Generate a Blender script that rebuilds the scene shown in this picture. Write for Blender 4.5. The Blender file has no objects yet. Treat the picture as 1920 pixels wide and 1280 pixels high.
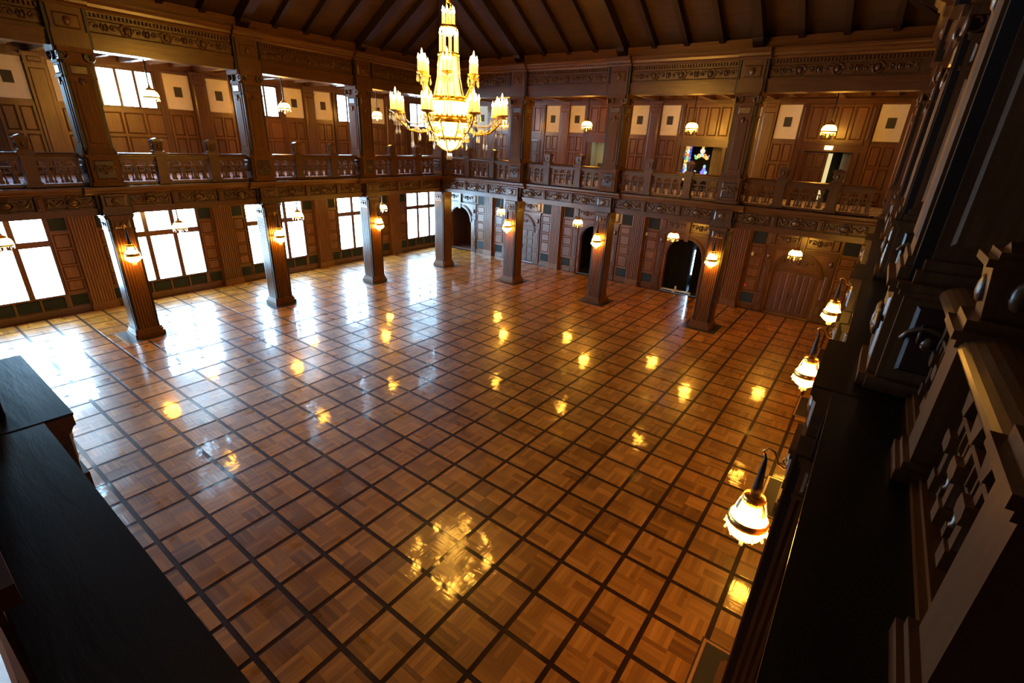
import bpy, math, random
from mathutils import Vector, Matrix
random.seed(7)
R = math.radians
SC = bpy.context.scene
COL = SC.collection

# ------------------------------------------------------------------ camera, world, exposure
CAM = Vector((4.464, -5.997, 8.189))
YAW, PITCH, ROLL, FPX = 2.19232, -0.39175, 0.04587, 901.9
def cam_axes():
    f = Vector((math.cos(PITCH)*math.cos(YAW), math.cos(PITCH)*math.sin(YAW), math.sin(PITCH)))
    rt = Vector((math.sin(YAW), -math.cos(YAW), 0)); up = rt.cross(f)
    r2 = rt*math.cos(ROLL)+up*math.sin(ROLL); u2 = -rt*math.sin(ROLL)+up*math.cos(ROLL)
    return r2, u2, f
CR, CU, CF = cam_axes()
cd = bpy.data.cameras.new('camera'); cam = bpy.data.objects.new('camera', cd); COL.objects.link(cam)
cd.sensor_width = 36; cd.lens = FPX/1920*36; cd.clip_start = .02; cd.clip_end = 200
cam.matrix_world = Matrix(((CR.x, CU.x, -CF.x, CAM.x), (CR.y, CU.y, -CF.y, CAM.y), (CR.z, CU.z, -CF.z, CAM.z), (0, 0, 0, 1)))
SC.camera = cam
SC.cycles.max_bounces = 7; SC.cycles.caustics_reflective = False; SC.cycles.caustics_refractive = False
SC.view_settings.view_transform = 'Standard'; SC.view_settings.look = 'None'
SC.view_settings.exposure = 0.92; SC.view_settings.gamma = 1.0
SC.view_settings.use_curve_mapping = False
wd = bpy.data.worlds.new('world'); SC.world = wd; wd.use_nodes = True
wd.node_tree.nodes['Background'].inputs[0].default_value = (.55, .75, 1, 1)
wd.node_tree.nodes['Background'].inputs[1].default_value = .6
WINDOW_LIGHT = 25.0      # radiance of the daylit panes
LAMP_LIGHT = 40.0        # radiance of the lit lamp shades
CANDLE_LIGHT = 135.0     # radiance of the candle bulbs
LAMP_COL = (1, .44, .045)

# ------------------------------------------------------------------ materials
def new_mat(name):
    m = bpy.data.materials.new(name); m.use_nodes = True
    nt = m.node_tree; b = nt.nodes['Principled BSDF']
    return m, nt, b
def N(nt, t, **kw):
    n = nt.nodes.new(t)
    for k, v in kw.items(): setattr(n, k, v)
    return n
def setin(n, **kw):
    for k, v in kw.items(): n.inputs[k.replace('_', ' ')].default_value = v
def wood(name, c1, c2, rough=.35, stretch=(14, 14, 1.2), bump=.05, coat=.5, rand=.35):
    m, nt, b = new_mat(name); L = nt.links.new
    tc = N(nt, 'ShaderNodeTexCoord'); oi = N(nt, 'ShaderNodeObjectInfo')
    mp = N(nt, 'ShaderNodeMapping'); mp.inputs['Scale'].default_value = stretch
    ad = N(nt, 'ShaderNodeVectorMath', operation='ADD'); sc = N(nt, 'ShaderNodeVectorMath', operation='SCALE')
    cb = N(nt, 'ShaderNodeCombineXYZ'); 
    for i in range(3): L(oi.outputs['Random'], cb.inputs[i])
    L(cb.outputs[0], sc.inputs[0]); sc.inputs['Scale'].default_value = 37
    L(tc.outputs['Object'], ad.inputs[0]); L(sc.outputs[0], ad.inputs[1]); L(ad.outputs[0], mp.inputs[0])
    n1 = N(nt, 'ShaderNodeTexNoise'); setin(n1, Scale=1.0, Detail=5.0, Roughness=.6); L(mp.outputs[0], n1.inputs['Vector'])
    n2 = N(nt, 'ShaderNodeTexNoise'); setin(n2, Scale=.7, Detail=2.0); L(ad.outputs[0], n2.inputs['Vector'])
    mr = N(nt, 'ShaderNodeMapRange'); setin(mr, From_Min=.3, From_Max=.7); L(n1.outputs[0], mr.inputs[0])
    mx = N(nt, 'ShaderNodeMix', data_type='RGBA'); mx.inputs[6].default_value = (*c1, 1); mx.inputs[7].default_value = (*c2, 1)
    L(mr.outputs[0], mx.inputs[0])
    hs = N(nt, 'ShaderNodeHueSaturation'); L(mx.outputs[2], hs.inputs['Color'])
    ma = N(nt, 'ShaderNodeMath', operation='MULTIPLY_ADD'); L(oi.outputs['Random'], ma.inputs[0]); ma.inputs[1].default_value = rand; ma.inputs[2].default_value = 1-rand*.5
    mb_ = N(nt, 'ShaderNodeMath', operation='MULTIPLY_ADD'); L(n2.outputs[0], mb_.inputs[0]); mb_.inputs[1].default_value = .5; L(ma.outputs[0], mb_.inputs[2])
    mc = N(nt, 'ShaderNodeMath', operation='SUBTRACT'); L(mb_.outputs[0], mc.inputs[0]); mc.inputs[1].default_value = .25
    L(mc.outputs[0], hs.inputs['Value']); L(hs.outputs[0], b.inputs['Base Color'])
    b.inputs['Roughness'].default_value = rough
    if coat: b.inputs['Coat Weight'].default_value = coat; b.inputs['Coat Roughness'].default_value = .25
    if bump:
        bp = N(nt, 'ShaderNodeBump'); setin(bp, Strength=bump, Distance=.02); L(n1.outputs[0], bp.inputs['Height']); L(bp.outputs[0], b.inputs['Normal'])
    return m
def plain(name, c, rough=.5, metal=0.0, noise=0.0, nscale=3.0, bump=0.0):
    m, nt, b = new_mat(name); L = nt.links.new
    b.inputs['Base Color'].default_value = (*c, 1); b.inputs['Roughness'].default_value = rough; b.inputs['Metallic'].default_value = metal
    tc = N(nt, 'ShaderNodeTexCoord'); n1 = N(nt, 'ShaderNodeTexNoise'); setin(n1, Scale=nscale, Detail=4.0); L(tc.outputs['Object'], n1.inputs['Vector'])
    if noise:
        mx = N(nt, 'ShaderNodeMix', data_type='RGBA'); mx.inputs[6].default_value = tuple(max(0, x*(1-noise)) for x in c)+(1,); mx.inputs[7].default_value = tuple(min(1, x*(1+noise)) for x in c)+(1,)
        L(n1.outputs[0], mx.inputs[0]); L(mx.outputs[2], b.inputs['Base Color'])
    if bump:
        bp = N(nt, 'ShaderNodeBump'); setin(bp, Strength=bump, Distance=.02); L(n1.outputs[0], bp.inputs['Height']); L(bp.outputs[0], b.inputs['Normal'])
    return m
def emit(name, c, s, base=(.8, .8, .8), rough=.3, pattern=None):
    m, nt, b = new_mat(name); L = nt.links.new
    b.inputs['Base Color'].default_value = (*base, 1); b.inputs['Roughness'].default_value = rough
    b.inputs['Emission Color'].default_value = (*c, 1); b.inputs['Emission Strength'].default_value = s
    if pattern == 'leaded':
        tc = N(nt, 'ShaderNodeTexCoord'); v = N(nt, 'ShaderNodeTexVoronoi', feature='DISTANCE_TO_EDGE'); setin(v, Scale=5.0); L(tc.outputs['Object'], v.inputs['Vector'])
        mr = N(nt, 'ShaderNodeMapRange'); setin(mr, From_Min=.0, From_Max=.03, To_Min=.55, To_Max=1.0); L(v.outputs['Distance'], mr.inputs[0])
        n = N(nt, 'ShaderNodeTexNoise'); setin(n, Scale=.6, Detail=3.0); L(tc.outputs['Object'], n.inputs['Vector'])
        m2 = N(nt, 'ShaderNodeMapRange'); setin(m2, From_Min=.3, From_Max=.7, To_Min=.75*s, To_Max=1.2*s); L(n.outputs[0], m2.inputs[0])
        mu = N(nt, 'ShaderNodeMath', operation='MULTIPLY'); L(mr.outputs[0], mu.inputs[0]); L(m2.outputs[0], mu.inputs[1]); L(mu.outputs[0], b.inputs['Emission Strength'])
    return m
M = {}
M['wood'] = wood('walnut_panelling', (.11, .041, .011), (.20, .082, .022), .36)
M['wood_trim'] = wood('walnut_trim', (.068, .024, .006), (.122, .046, .012), .36, coat=.2)
M['wood_h'] = wood('walnut_rail', (.078, .028, .007), (.14, .054, .015), .3, stretch=(1.2, 14, 14))
M['column_wood'] = wood('column_walnut', (.085, .032, .009), (.15, .06, .017), .33, coat=.2)
M['varnish'] = wood('varnished_ceiling', (.10, .04, .014), (.17, .07, .026), .3, stretch=(9, 1.2, 9), coat=1.0)
M['varnish'].node_tree.nodes['Principled BSDF'].inputs['Coat Roughness'].default_value = .1
M['pier_wood'] = wood('pier_walnut', (.088, .034, .010), (.155, .062, .018), .58, coat=0)
M['pier_wood'].node_tree.nodes['Principled BSDF'].inputs['Specular IOR Level'].default_value = .25
M['carving'] = wood('carved_walnut', (.06, .024, .008), (.115, .05, .017), .34, stretch=(9, 9, 9), bump=.5)
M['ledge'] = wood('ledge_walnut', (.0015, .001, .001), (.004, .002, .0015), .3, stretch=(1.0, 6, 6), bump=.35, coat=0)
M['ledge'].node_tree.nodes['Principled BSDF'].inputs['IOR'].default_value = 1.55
M['roof_board'] = wood('roof_boarding', (.04, .016, .005), (.07, .029, .009), .6, stretch=(1.0, 9, 9))
M['rafter'] = wood('rafter_oak', (.016, .006, .003), (.03, .012, .005), .45, stretch=(9, 1, 9))
M['dark_wood'] = wood('dark_stained_wood', (.022, .009, .005), (.045, .018, .009), .4)  # dark stain of the gallery slabs and pedestal panels
M['shade_black'] = wood('painted_shade', (.006, .003, .002), (.012, .006, .004), .45, coat=0)  # near-black colour standing in for shade in notches and beside blocks
M['door_wood'] = wood('door_oak', (.085, .034, .013), (.15, .06, .023), .4)
M['grey_door'] = wood('grey_stained_door', (.11, .09, .085), (.17, .14, .13), .42)
M['plaster'] = plain('cream_parchment', (.86, .78, .58), .75, noise=.12, nscale=2.5, bump=.3)
M['grille'] = plain('dark_grille', (.06, .052, .03), .7, noise=.3, nscale=20)
M['green_glass'] = plain('dark_green_cloth', (.008, .016, .016), .75, noise=.3, nscale=6)
M['teal_vent'] = plain('teal_vent', (.012, .026, .034), .75, noise=.25, nscale=9)
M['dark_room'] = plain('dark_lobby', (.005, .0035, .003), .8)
M['passage'] = wood('passage_panelling', (.05, .018, .012), (.09, .034, .02), .5)
M['sage'] = plain('sage_wall', (.46, .47, .36), .8, noise=.05)
M['curtain'] = plain('cream_curtain', (.55, .50, .38), .85, noise=.1, nscale=5)
M['drape'] = plain('black_drape', (.004, .0035, .004), .8, noise=.3, nscale=5)
M['brass'] = plain('aged_brass', (.55, .32, .08), .32, .9, noise=.25, nscale=9)
M['gold'] = plain('gilt_bronze', (.85, .52, .12), .26, .95, noise=.15, nscale=9)
M['iron'] = plain('black_iron', (.012, .01, .009), .5, .3)
M['crystal'] = plain('cut_crystal', (.95, .97, 1), .04); M['crystal'].node_tree.nodes['Principled BSDF'].inputs['Transmission Weight'].default_value = .7
M['pane'] = emit('daylit_leaded_glass', (.40, .71, 1), WINDOW_LIGHT, pattern='leaded')
M['shade'] = emit('lit_lamp_glass', LAMP_COL, LAMP_LIGHT)
M['chand_glass'] = emit('lit_alabaster', (1, .48, .06), 12)
M['chand_neck'] = emit('lit_crystal_neck', (1, .52, .075), 3.2)
M['bulb'] = emit('flame_bulb', (1, .47, .055), CANDLE_LIGHT)
M['candle'] = emit('candle_sleeve', (1, .54, .10), 1.0, base=(.85, .68, .35))
M['exit_sign'] = emit('lit_exit_sign', (1, .72, .25), 3.5)
M['alcove_fill'] = emit('alcove_fill', (1, .9, .7), 10)  # emitter added to brighten the sage alcove
M['lobby_glow'] = emit('glowing_lobby_wall', (1, .80, .36), .42, base=(.7, .6, .35))  # light on the lobby wall put in as emission
M['white_plastic'] = plain('white_plastic', (.75, .72, .66), .4)
M['red_plastic'] = plain('red_plastic', (.65, .03, .02), .4)
M['strip'] = wood('ebony_strip', (.022, .008, .005), (.05, .018, .01), .4, stretch=(3, 3, 3), bump=.0, rand=0, coat=.7)
for _n, _v in (('Specular IOR Level', .1), ('Coat Roughness', .05)): M['strip'].node_tree.nodes['Principled BSDF'].inputs[_n].default_value = _v
M['mat_light'] = wood('maple_inlay', (.42, .19, .06), (.5, .24, .08), .14, rand=0)
M['mat_dark'] = wood('ebony_inlay', (.008, .003, .002), (.018, .006, .003), .5, rand=0, coat=.05)

def floor_mat():
    m, nt, b = new_mat('waxed_parquet'); L = nt.links.new
    geo = N(nt, 'ShaderNodeNewGeometry')
    at = N(nt, 'ShaderNodeAttribute', attribute_name='stave'); se = N(nt, 'ShaderNodeSeparateColor'); L(at.outputs['Color'], se.inputs[0])
    oi = N(nt, 'ShaderNodeObjectInfo')
    ma = N(nt, 'ShaderNodeMapping'); ma.inputs['Scale'].default_value = (2.2, 26, 1)
    mb = N(nt, 'ShaderNodeMapping'); mb.inputs['Scale'].default_value = (26, 2.2, 1)
    L(geo.outputs['Position'], ma.inputs[0]); L(geo.outputs['Position'], mb.inputs[0])
    mv = N(nt, 'ShaderNodeMix', data_type='VECTOR'); L(se.outputs[1], mv.inputs[0]); L(ma.outputs[0], mv.inputs[4]); L(mb.outputs[0], mv.inputs[5])
    n1 = N(nt, 'ShaderNodeTexNoise'); setin(n1, Scale=1.0, Detail=4.0, Roughness=.6); L(mv.outputs[1], n1.inputs['Vector'])
    # tone from stave, tile and grain
    t1 = N(nt, 'ShaderNodeMath', operation='MULTIPLY_ADD'); L(n1.outputs[0], t1.inputs[0]); t1.inputs[1].default_value = .55; L(se.outputs[0], t1.inputs[2])
    t2 = N(nt, 'ShaderNodeMath', operation='MULTIPLY_ADD'); L(oi.outputs['Random'], t2.inputs[0]); t2.inputs[1].default_value = .25; L(t1.outputs[0], t2.inputs[2])
    cr = N(nt, 'ShaderNodeValToRGB'); e = cr.color_ramp.elements
    e[0].position = .25; e[0].color = (.17, .060, .006, 1); e[1].position = 1.35/1.5; e[1].color = (.55, .23, .032, 1)
    x = e.new(.6); x.color = (.36, .138, .015, 1)
    mr = N(nt, 'ShaderNodeMapRange'); setin(mr, From_Min=0, From_Max=1.6); L(t2.outputs[0], mr.inputs[0]); L(mr.outputs[0], cr.inputs[0])
    L(cr.outputs[0], b.inputs['Base Color'])
    n2 = N(nt, 'ShaderNodeTexNoise'); setin(n2, Scale=1.0, Detail=2.0); L(mv.outputs[1], n2.inputs['Vector'])
    n3 = N(nt, 'ShaderNodeTexNoise'); setin(n3, Scale=1.6, Detail=2.0); L(geo.outputs['Position'], n3.inputs['Vector'])
    r = N(nt, 'ShaderNodeMapRange'); setin(r, From_Min=.3, From_Max=.7, To_Min=.26, To_Max=.4); L(n3.outputs[0], r.inputs[0]); L(r.outputs[0], b.inputs['Roughness'])
    b1 = N(nt, 'ShaderNodeBump'); setin(b1, Strength=.055, Distance=.02); L(n2.outputs[0], b1.inputs['Height'])
    b2 = N(nt, 'ShaderNodeBump'); setin(b2, Strength=.03, Distance=.08); L(n3.outputs[0], b2.inputs['Height']); L(b1.outputs[0], b2.inputs['Normal'])
    L(b2.outputs[0], b.inputs['Normal']); L(b2.outputs[0], b.inputs['Coat Normal'])
    b.inputs['Specular IOR Level'].default_value = .4
    b.inputs['Coat Weight'].default_value = .85; b.inputs['Coat Roughness'].default_value = .045
    return m
M['floor'] = floor_mat()
def carpet_mat():
    m, nt, b = new_mat('patterned_carpet'); L = nt.links.new
    tc = N(nt, 'ShaderNodeTexCoord'); n = N(nt, 'ShaderNodeTexNoise'); setin(n, Scale=7.0, Detail=3.0, Distortion=1.5); L(tc.outputs['Object'], n.inputs['Vector'])
    cr = N(nt, 'ShaderNodeValToRGB'); e = cr.color_ramp.elements; e[0].position = .46; e[0].color = (.13, .08, .12, 1); e[1].position = .52; e[1].color = (.72, .58, .70, 1)
    L(n.outputs[0], cr.inputs[0]); L(cr.outputs[0], b.inputs['Base Color']); b.inputs['Roughness'].default_value = .95
    return m
M['carpet'] = carpet_mat()

# ------------------------------------------------------------------ mesh helpers
class MB:
    def __init__(s): s.v = []; s.f = []; s.sm = []
    def add(s, vs, fs, smooth=False):
        o = len(s.v); s.v += [tuple(p) for p in vs]
        for f in fs: s.f.append(tuple(i+o for i in f)); s.sm.append(smooth)
        return s
    def box(s, x0, x1, y0, y1, z0, z1):
        return s.add([(x0,y0,z0),(x1,y0,z0),(x1,y1,z0),(x0,y1,z0),(x0,y0,z1),(x1,y0,z1),(x1,y1,z1),(x0,y1,z1)],
              [(0,3,2,1),(4,5,6,7),(0,1,5,4),(1,2,6,5),(2,3,7,6),(3,0,4,7)])
    def prism(s, poly, a, b, axis):
        n = len(poly)
        def pt(p, c): return {'x': (c, p[0], p[1]), 'y': (p[0], c, p[1]), 'z': (p[0], p[1], c)}[axis]
        vs = [pt(p, a) for p in poly]+[pt(p, b) for p in poly]
        fs = [tuple(range(n-1, -1, -1)), tuple(range(n, 2*n))]+[(i, (i+1) % n, n+(i+1) % n, n+i) for i in range(n)]
        return s.add(vs, fs)
    def frustum(s, x0, x1, z0, z1, y0, y1, c):   # raised field: back at y0, front face at y1, inset c
        return s.add([(x0,y0,z0),(x1,y0,z0),(x1,y0,z1),(x0,y0,z1),(x0+c,y1,z0+c),(x1-c,y1,z0+c),(x1-c,y1,z1-c),(x0+c,y1,z1-c)],
              [(3,2,1,0),(4,5,6,7),(0,1,5,4),(1,2,6,5),(2,3,7,6),(3,0,4,7)])
    def lathe(s, prof, n=12, c=(0,0,0), smooth=True):
        vs = []; fs = []; k = len(prof)
        for i in range(n):
            a = 2*math.pi*i/n
            for r, z in prof: vs.append((c[0]+r*math.cos(a), c[1]+r*math.sin(a), c[2]+z))
        for i in range(n):
            j = (i+1) % n
            for q in range(k-1): fs.append((i*k+q, j*k+q, j*k+q+1, i*k+q+1))
        return s.add(vs, fs, smooth)
    def tube(s, pts, r, n=6, smooth=True):
        pts = [Vector(p) for p in pts]; vs = []; fs = []
        for i, p in enumerate(pts):
            d = (pts[min(i+1, len(pts)-1)]-pts[max(i-1, 0)]).normalized()
            u = d.orthogonal().normalized() if i == 0 else (u-d*u.dot(d)).normalized()
            w = d.cross(u); rr = r[i] if isinstance(r, (list, tuple)) else r
            for q in range(n):
                a = 2*math.pi*q/n; vs.append(p+u*rr*math.cos(a)+w*rr*math.sin(a))
        for i in range(len(pts)-1):
            for q in range(n): fs.append((i*n+q, i*n+(q+1) % n, (i+1)*n+(q+1) % n, (i+1)*n+q))
        fs.append(tuple(range(n-1, -1, -1))); fs.append(tuple(range((len(pts)-1)*n, len(pts)*n)))
        return s.add(vs, fs, smooth)
    def ell(s, c, r, nu=10, nv=6):
        prof = [(math.sin(math.pi*i/nv), -math.cos(math.pi*i/nv)) for i in range(nv+1)]
        o = len(s.v); s.lathe([(max(p[0], 1e-4), p[1]) for p in prof], nu)
        for i in range(o, len(s.v)):
            x, y, z = s.v[i]; s.v[i] = (c[0]+x*r[0], c[1]+y*r[1], c[2]+z*r[2])
        return s
    def mesh(s, name):
        me = bpy.data.meshes.new(name); me.from_pydata(s.v, [], s.f); me.update()
        if any(s.sm): me.polygons.foreach_set('use_smooth', s.sm)
        return me
CACHE = {}
def cmesh(key, fn, name):
    if key not in CACHE: CACHE[key] = fn().mesh(name)
    return CACHE[key]
def obj(name, mb, mat, parent=None, loc=(0, 0, 0), rz=0.0):
    me = mb.mesh(name) if isinstance(mb, MB) else mb
    if not me.materials: me.materials.append(M[mat])
    o = bpy.data.objects.new(name, me); COL.objects.link(o)
    o.location = loc; o.rotation_euler = (0, 0, rz)
    if parent is not None: o.parent = parent
    return o
def empty(name, loc, rz=0.0):
    o = bpy.data.objects.new(name, None); COL.objects.link(o); o.location = loc; o.rotation_euler = (0, 0, rz); o.empty_display_size = .1
    return o
def tag(o, label=None, cat=None, group=None, kind=None):
    if label: o['label'] = label
    if cat: o['category'] = cat
    if group: o['group'] = group
    if kind: o['kind'] = kind
    return o

# ------------------------------------------------------------------ plan of the hall (1 unit = one parquet tile)
HX, HY = -7.15, 6.25
ANG = {'back': 0.0, 'left': R(90), 'near': R(180), 'right': R(-90)}
def W(side, x, y, z=0.0):
    a = ANG[side]; return (HX+x*math.cos(a)-y*math.sin(a), HY+x*math.sin(a)+y*math.cos(a), z)
WALL = 17.1
BAYS = (-9, -3, 3, 9)
SIDE_WORD = {'left': 'window-side', 'back': 'arched-door-side', 'right': 'dark right-hand', 'near': 'dark near-corner'}

# ------------------------------------------------------------------ floor
x0, x1, y0, y1 = HX-WALL, HX+WALL, HY-WALL, HY+WALL
floor = obj('floor', MB().box(x0, x1, y0, y1, -.25, 0), 'strip'); tag(floor, 'polished parquet ballroom floor of square tiles between dark strips', kind='structure')
G = .047
def stave_mesh(cells, name):     # cells: list of (x0,y0,size,dir,tone0)
    vs = []; fs = []; col = []
    for (bx, by, sz, d, tone, n) in cells:
        for k in range(n):
            a = by+sz*k/n if d == 0 else bx+sz*k/n
            b = a+sz/n-.0015
            q = [(bx, a), (bx+sz-.002, a), (bx+sz-.002, b), (bx, b)] if d == 0 else [(a, by), (b, by), (b, by+sz-.002), (a, by+sz-.002)]
            o = len(vs); tn = min(1, max(0, tone+random.uniform(-.28, .28)))
            tx, ty = random.gauss(0, .0028), random.gauss(0, .0028); cx_, cy_ = (q[0][0]+q[2][0])/2, (q[0][1]+q[2][1])/2
            vs += [(p[0], p[1], .007+tx*(p[0]-cx_)+ty*(p[1]-cy_)) for p in q]+[(p[0], p[1], .0) for p in q]
            ff = [(o, o+1, o+2, o+3), (o, o+4, o+5, o+1), (o+1, o+5, o+6, o+2), (o+2, o+6, o+7, o+3), (o+3, o+7, o+4, o)]
            fs += ff; col += [(tn, float(d))]*len(ff)
    me = bpy.data.meshes.new(name); me.from_pydata(vs, [], fs); me.update()
    ca = me.color_attributes.new('stave', 'FLOAT_COLOR', 'CORNER'); data = []
    for p in me.polygons:
        t, d = col[p.index]; data += [t, d, 0, 1]*p.loop_total
    ca.data.foreach_set('color', data); me.materials.append(M['floor']); return me
def tile_cells(ox, oy, par):
    h = (1-2*G)/2; out = []
    for i in range(2):
        for j in range(2):
            out.append((ox+G+i*h, oy+G+j*h, h, (i+j+par) % 2, random.uniform(.3, .7), 5))
    return out
def visible_tile(i, j):
    p = Vector((i+.5, j+.5, 0))-CAM; z = p.dot(CF)
    if z < .5: return None
    u, v = 960+FPX*p.dot(CR)/z, 640-FPX*p.dot(CU)/z
    return (u, v) if -60 < u < 1980 and -60 < v < 1340 and i < 5 and j > -6.5 else None
tiles = [(i, j) for i in range(math.ceil(x0), math.floor(x1)) for j in range(math.ceil(y0), math.floor(y1))]
near = [t for t in tiles if visible_tile(*t)]
near.sort(key=lambda t: (Vector((t[0]+.5, t[1]+.5, 0))-CAM).length)
single, blocky = near[:300], set(near[:74])
variants = [stave_mesh(tile_cells(0, 0, 0), 'parquet_tile') for _ in range(10)]
bvars = [[stave_mesh([(-.2265, -.2265, .453, d, random.uniform(.3, .7), 5)], 'parquet_block') for _ in range(8)] for d in (0, 1)]
backing = MB().box(G, 1-G, G, 1-G, 0, .002).mesh('parquet_tile'); backing.materials.append(M['strip'])
for k, (i, j) in enumerate(single):
    if (i, j) in blocky:
        t = obj('parquet_tile', backing, 'strip', floor, (i, j, 0))
        for a in range(2):
            for b in range(2):
                obj('parquet_block', random.choice(bvars[(a+b) % 2]), 'floor', t, (G+.2265+a*.453, G+.2265+b*.453, .0005))
    else:
        obj('parquet_tile', random.choice(variants), 'floor', floor, (i, j, 0))
cells = []; ss = set(single)
for (i, j) in tiles:
    if (i, j) not in ss: cells += tile_cells(i, j, 0)
o = obj('parquet_tiles', stave_mesh(cells, 'parquet_tiles'), 'floor', floor); o['kind'] = 'stuff'

# ------------------------------------------------------------------ wall helpers (local: x along wall, hall at -y, z up)
def grid_wall(xa, xb, za, zb, holes, thick=.3):
    xs = sorted({xa, xb, *[h[0] for h in holes], *[h[1] for h in holes]}); mb = MB()
    xs = [x for x in xs if xa <= x <= xb]
    for a, b in zip(xs, xs[1:]):
        hs = sorted((h[2], h[3]) for h in holes if h[0] <= a+1e-6 and h[1] >= b-1e-6); z = za
        for h0, h1 in hs:
            if h0 > z: mb.box(a, b, 0, thick, z, h0)
            z = h1
        if z < zb: mb.box(a, b, 0, thick, z, zb)
    return mb
def panel(parent, x0, x1, z0, z1, y=0.0, mat='wood', proud=.045, c=.05, name='panel'):
    w, h = round(x1-x0, 3), round(z1-z0, 3)
    me = cmesh(('panel', w, h, mat, proud), lambda: MB().frustum(-w/2, w/2, -h/2, h/2, 0, -proud, min(c, w*.2, h*.2)), name)
    return obj(name, me, mat, parent, ((x0+x1)/2, y, (z0+z1)/2))
def panel_field(parent, x0, x1, z0, z1, nx, nz, y=0.0, mat='wood', fr=.09, gap=.025, proud=.06, zsplit=None):
    """stiles and rails proud of the wall, with a raised panel in every cell"""
    fm = MB(); xs = [x0+fr/2+(x1-x0-fr)*i/nx for i in range(nx+1)]
    zs = zsplit or [z0+fr/2+(z1-z0-fr)*i/nz for i in range(nz+1)]
    for x in xs: fm.box(x-fr/2, x+fr/2, y-proud, y, z0, z1)
    for z in zs:
        for a, b in zip(xs, xs[1:]): fm.box(a+fr/2, b-fr/2, y-proud, y, z-fr/2, z+fr/2)
    obj('panel_frame', fm, mat, parent)
    for a, b in zip(xs, xs[1:]):
        for c, d in zip(zs, zs[1:]): panel(parent, a+fr/2+gap, b-fr/2-gap, c+fr/2+gap, d-fr/2-gap, y, mat)
def fluted(parent, x, half, z0, z1, y=0.0, depth=.27, n=7, mat='wood', base=.35, cap=.3):
    """fluted wall pilaster, with base and cap"""
    key = ('flute', round(half, 3), round(z1-z0, 3), n, mat, depth)
    def mk():
        mb = MB(); w = 2*half/(2*n+1); pts = [(-half, 0), (-half, -depth)]
        for i in range(n):
            a = -half+w*(2*i+1); pts += [(a, -depth), (a+w*.25, -depth+.035), (a+w*.75, -depth+.035), (a+w, -depth)]
        pts += [(half, -depth), (half, 0)]
        mb.prism(pts, base, z1-z0-cap, 'z'); return mb
    p = obj('pilaster', cmesh(key, mk, 'pilaster'), mat, parent, (x, y, z0))
    obj('pilaster_base', cmesh(key+('b',), lambda: MB().box(-half-.06, half+.06, -depth-.06, 0, 0, base*.7).box(-half-.03, half+.03, -depth-.03, 0, base*.7, base), 'pilaster_base'), mat, p)
    obj('pilaster_cap', cmesh(key+('c',), lambda: MB().box(-half-.02, half+.02, -depth-.02, 0, z1-z0-cap, z1-z0-.08).box(-half-.07, half+.07, -depth-.07, 0, z1-z0-.08, z1-z0), 'pilaster_cap'), mat, p)
    return p
def plain_pilaster(parent, x, half, z0, z1, y=0.0, depth=.12):
    key = ('ppil', half, round(z1-z0, 3))
    def mk():
        h = z1-z0; mb = MB().box(-half, half, -depth, 0, 0, h)
        mb.box(-half-.03, half+.03, -depth-.03, 0, 0, .25); mb.box(-half-.03, half+.03, -depth-.03, 0, h-.42, h-.36); mb.box(-half-.05, half+.05, -depth-.05, 0, h-.1, h)
        mb.frustum(-half+.08, half-.08, .4, h-.55, -depth, -depth-.03, .04); mb.frustum(-half+.12, half-.12, h-.33, h-.14, -depth, -depth-.03, .03)
        return mb
    return obj('pilaster', cmesh(key, mk, 'pilaster'), 'wood', parent, (x, y, z0))
def cream_panel(parent, x0, x1, z0, z1, y=0.0):
    w, h = x1-x0, z1-z0
    key = ('cream', round(w, 2), round(h, 2))
    p = obj('plaster_panel', cmesh(key, lambda: MB().frustum(-w/2, w/2, -h/2, h/2, 0, -.035, .02), 'plaster_panel'), 'plaster', parent, ((x0+x1)/2, y, (z0+z1)/2))
    g = cmesh('grille', lambda: grille_mb(), 'grille')
    obj('grille', g, 'grille', p, (0, -.03, 0))
    return p
def grille_mb():
    mb = MB().box(-.17, .17, -.02, 0, -.22, .22)
    for i in range(6): mb.box(-.15, .15, -.035, -.02, -.19+i*.07, -.16+i*.07)
    return mb
def arch_poly(hw, spring, n=14, r=None):
    r = r or hw
    return [(hw if i == 0 else r*math.cos(math.pi*i/n), spring+r*math.sin(math.pi*i/n)) for i in range(n+1)]

# ------------------------------------------------------------------ window wall (left)
def lead_pane(parent, x0, x1, z0, z1, y, arched=False):
    w, h = round(x1-x0, 3), round(z1-z0, 3)
    p = obj('pane', cmesh(('pane', w, h), lambda: MB().box(-w/2, w/2, 0, .02, -h/2, h/2), 'pane'), 'pane', parent, ((x0+x1)/2, y, (z0+z1)/2))
    return p
def medallion_mb():
    mb = MB()
    for r in (.12, .17): mb.tube([(r*math.cos(a*math.pi/8), 0, r*1.15*math.sin(a*math.pi/8)) for a in range(17)], .006, 5)
    for a in range(6): mb.tube([(.02*math.cos(a*math.pi/3), 0, .02*math.sin(a*math.pi/3)), (.12*math.cos(a*math.pi/3), 0, .138*math.sin(a*math.pi/3))], .006, 5)
    return mb
ORD = {-15: 'near-corner', -9: 'first', -3: 'second', 3: 'third', 9: 'fourth', 15: 'far-corner'}
wl = obj('wall_left', grid_wall(-17.1, 17.1, 0, 12.4,
        [(b-1.78, b+1.78, .88, 4.42) for b in (-15, -9, -3, 3, 9, 15)]+[(b-1.08, b+1.08, 8.93, 10.52) for b in (-15, -9, -3, 3, 9, 15)]), 'wood', None, W('left', 0, WALL), ANG['left'])
tag(wl, 'panelled walnut wall with tall daylit windows on two storeys', kind='structure')
wn = 0
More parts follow.
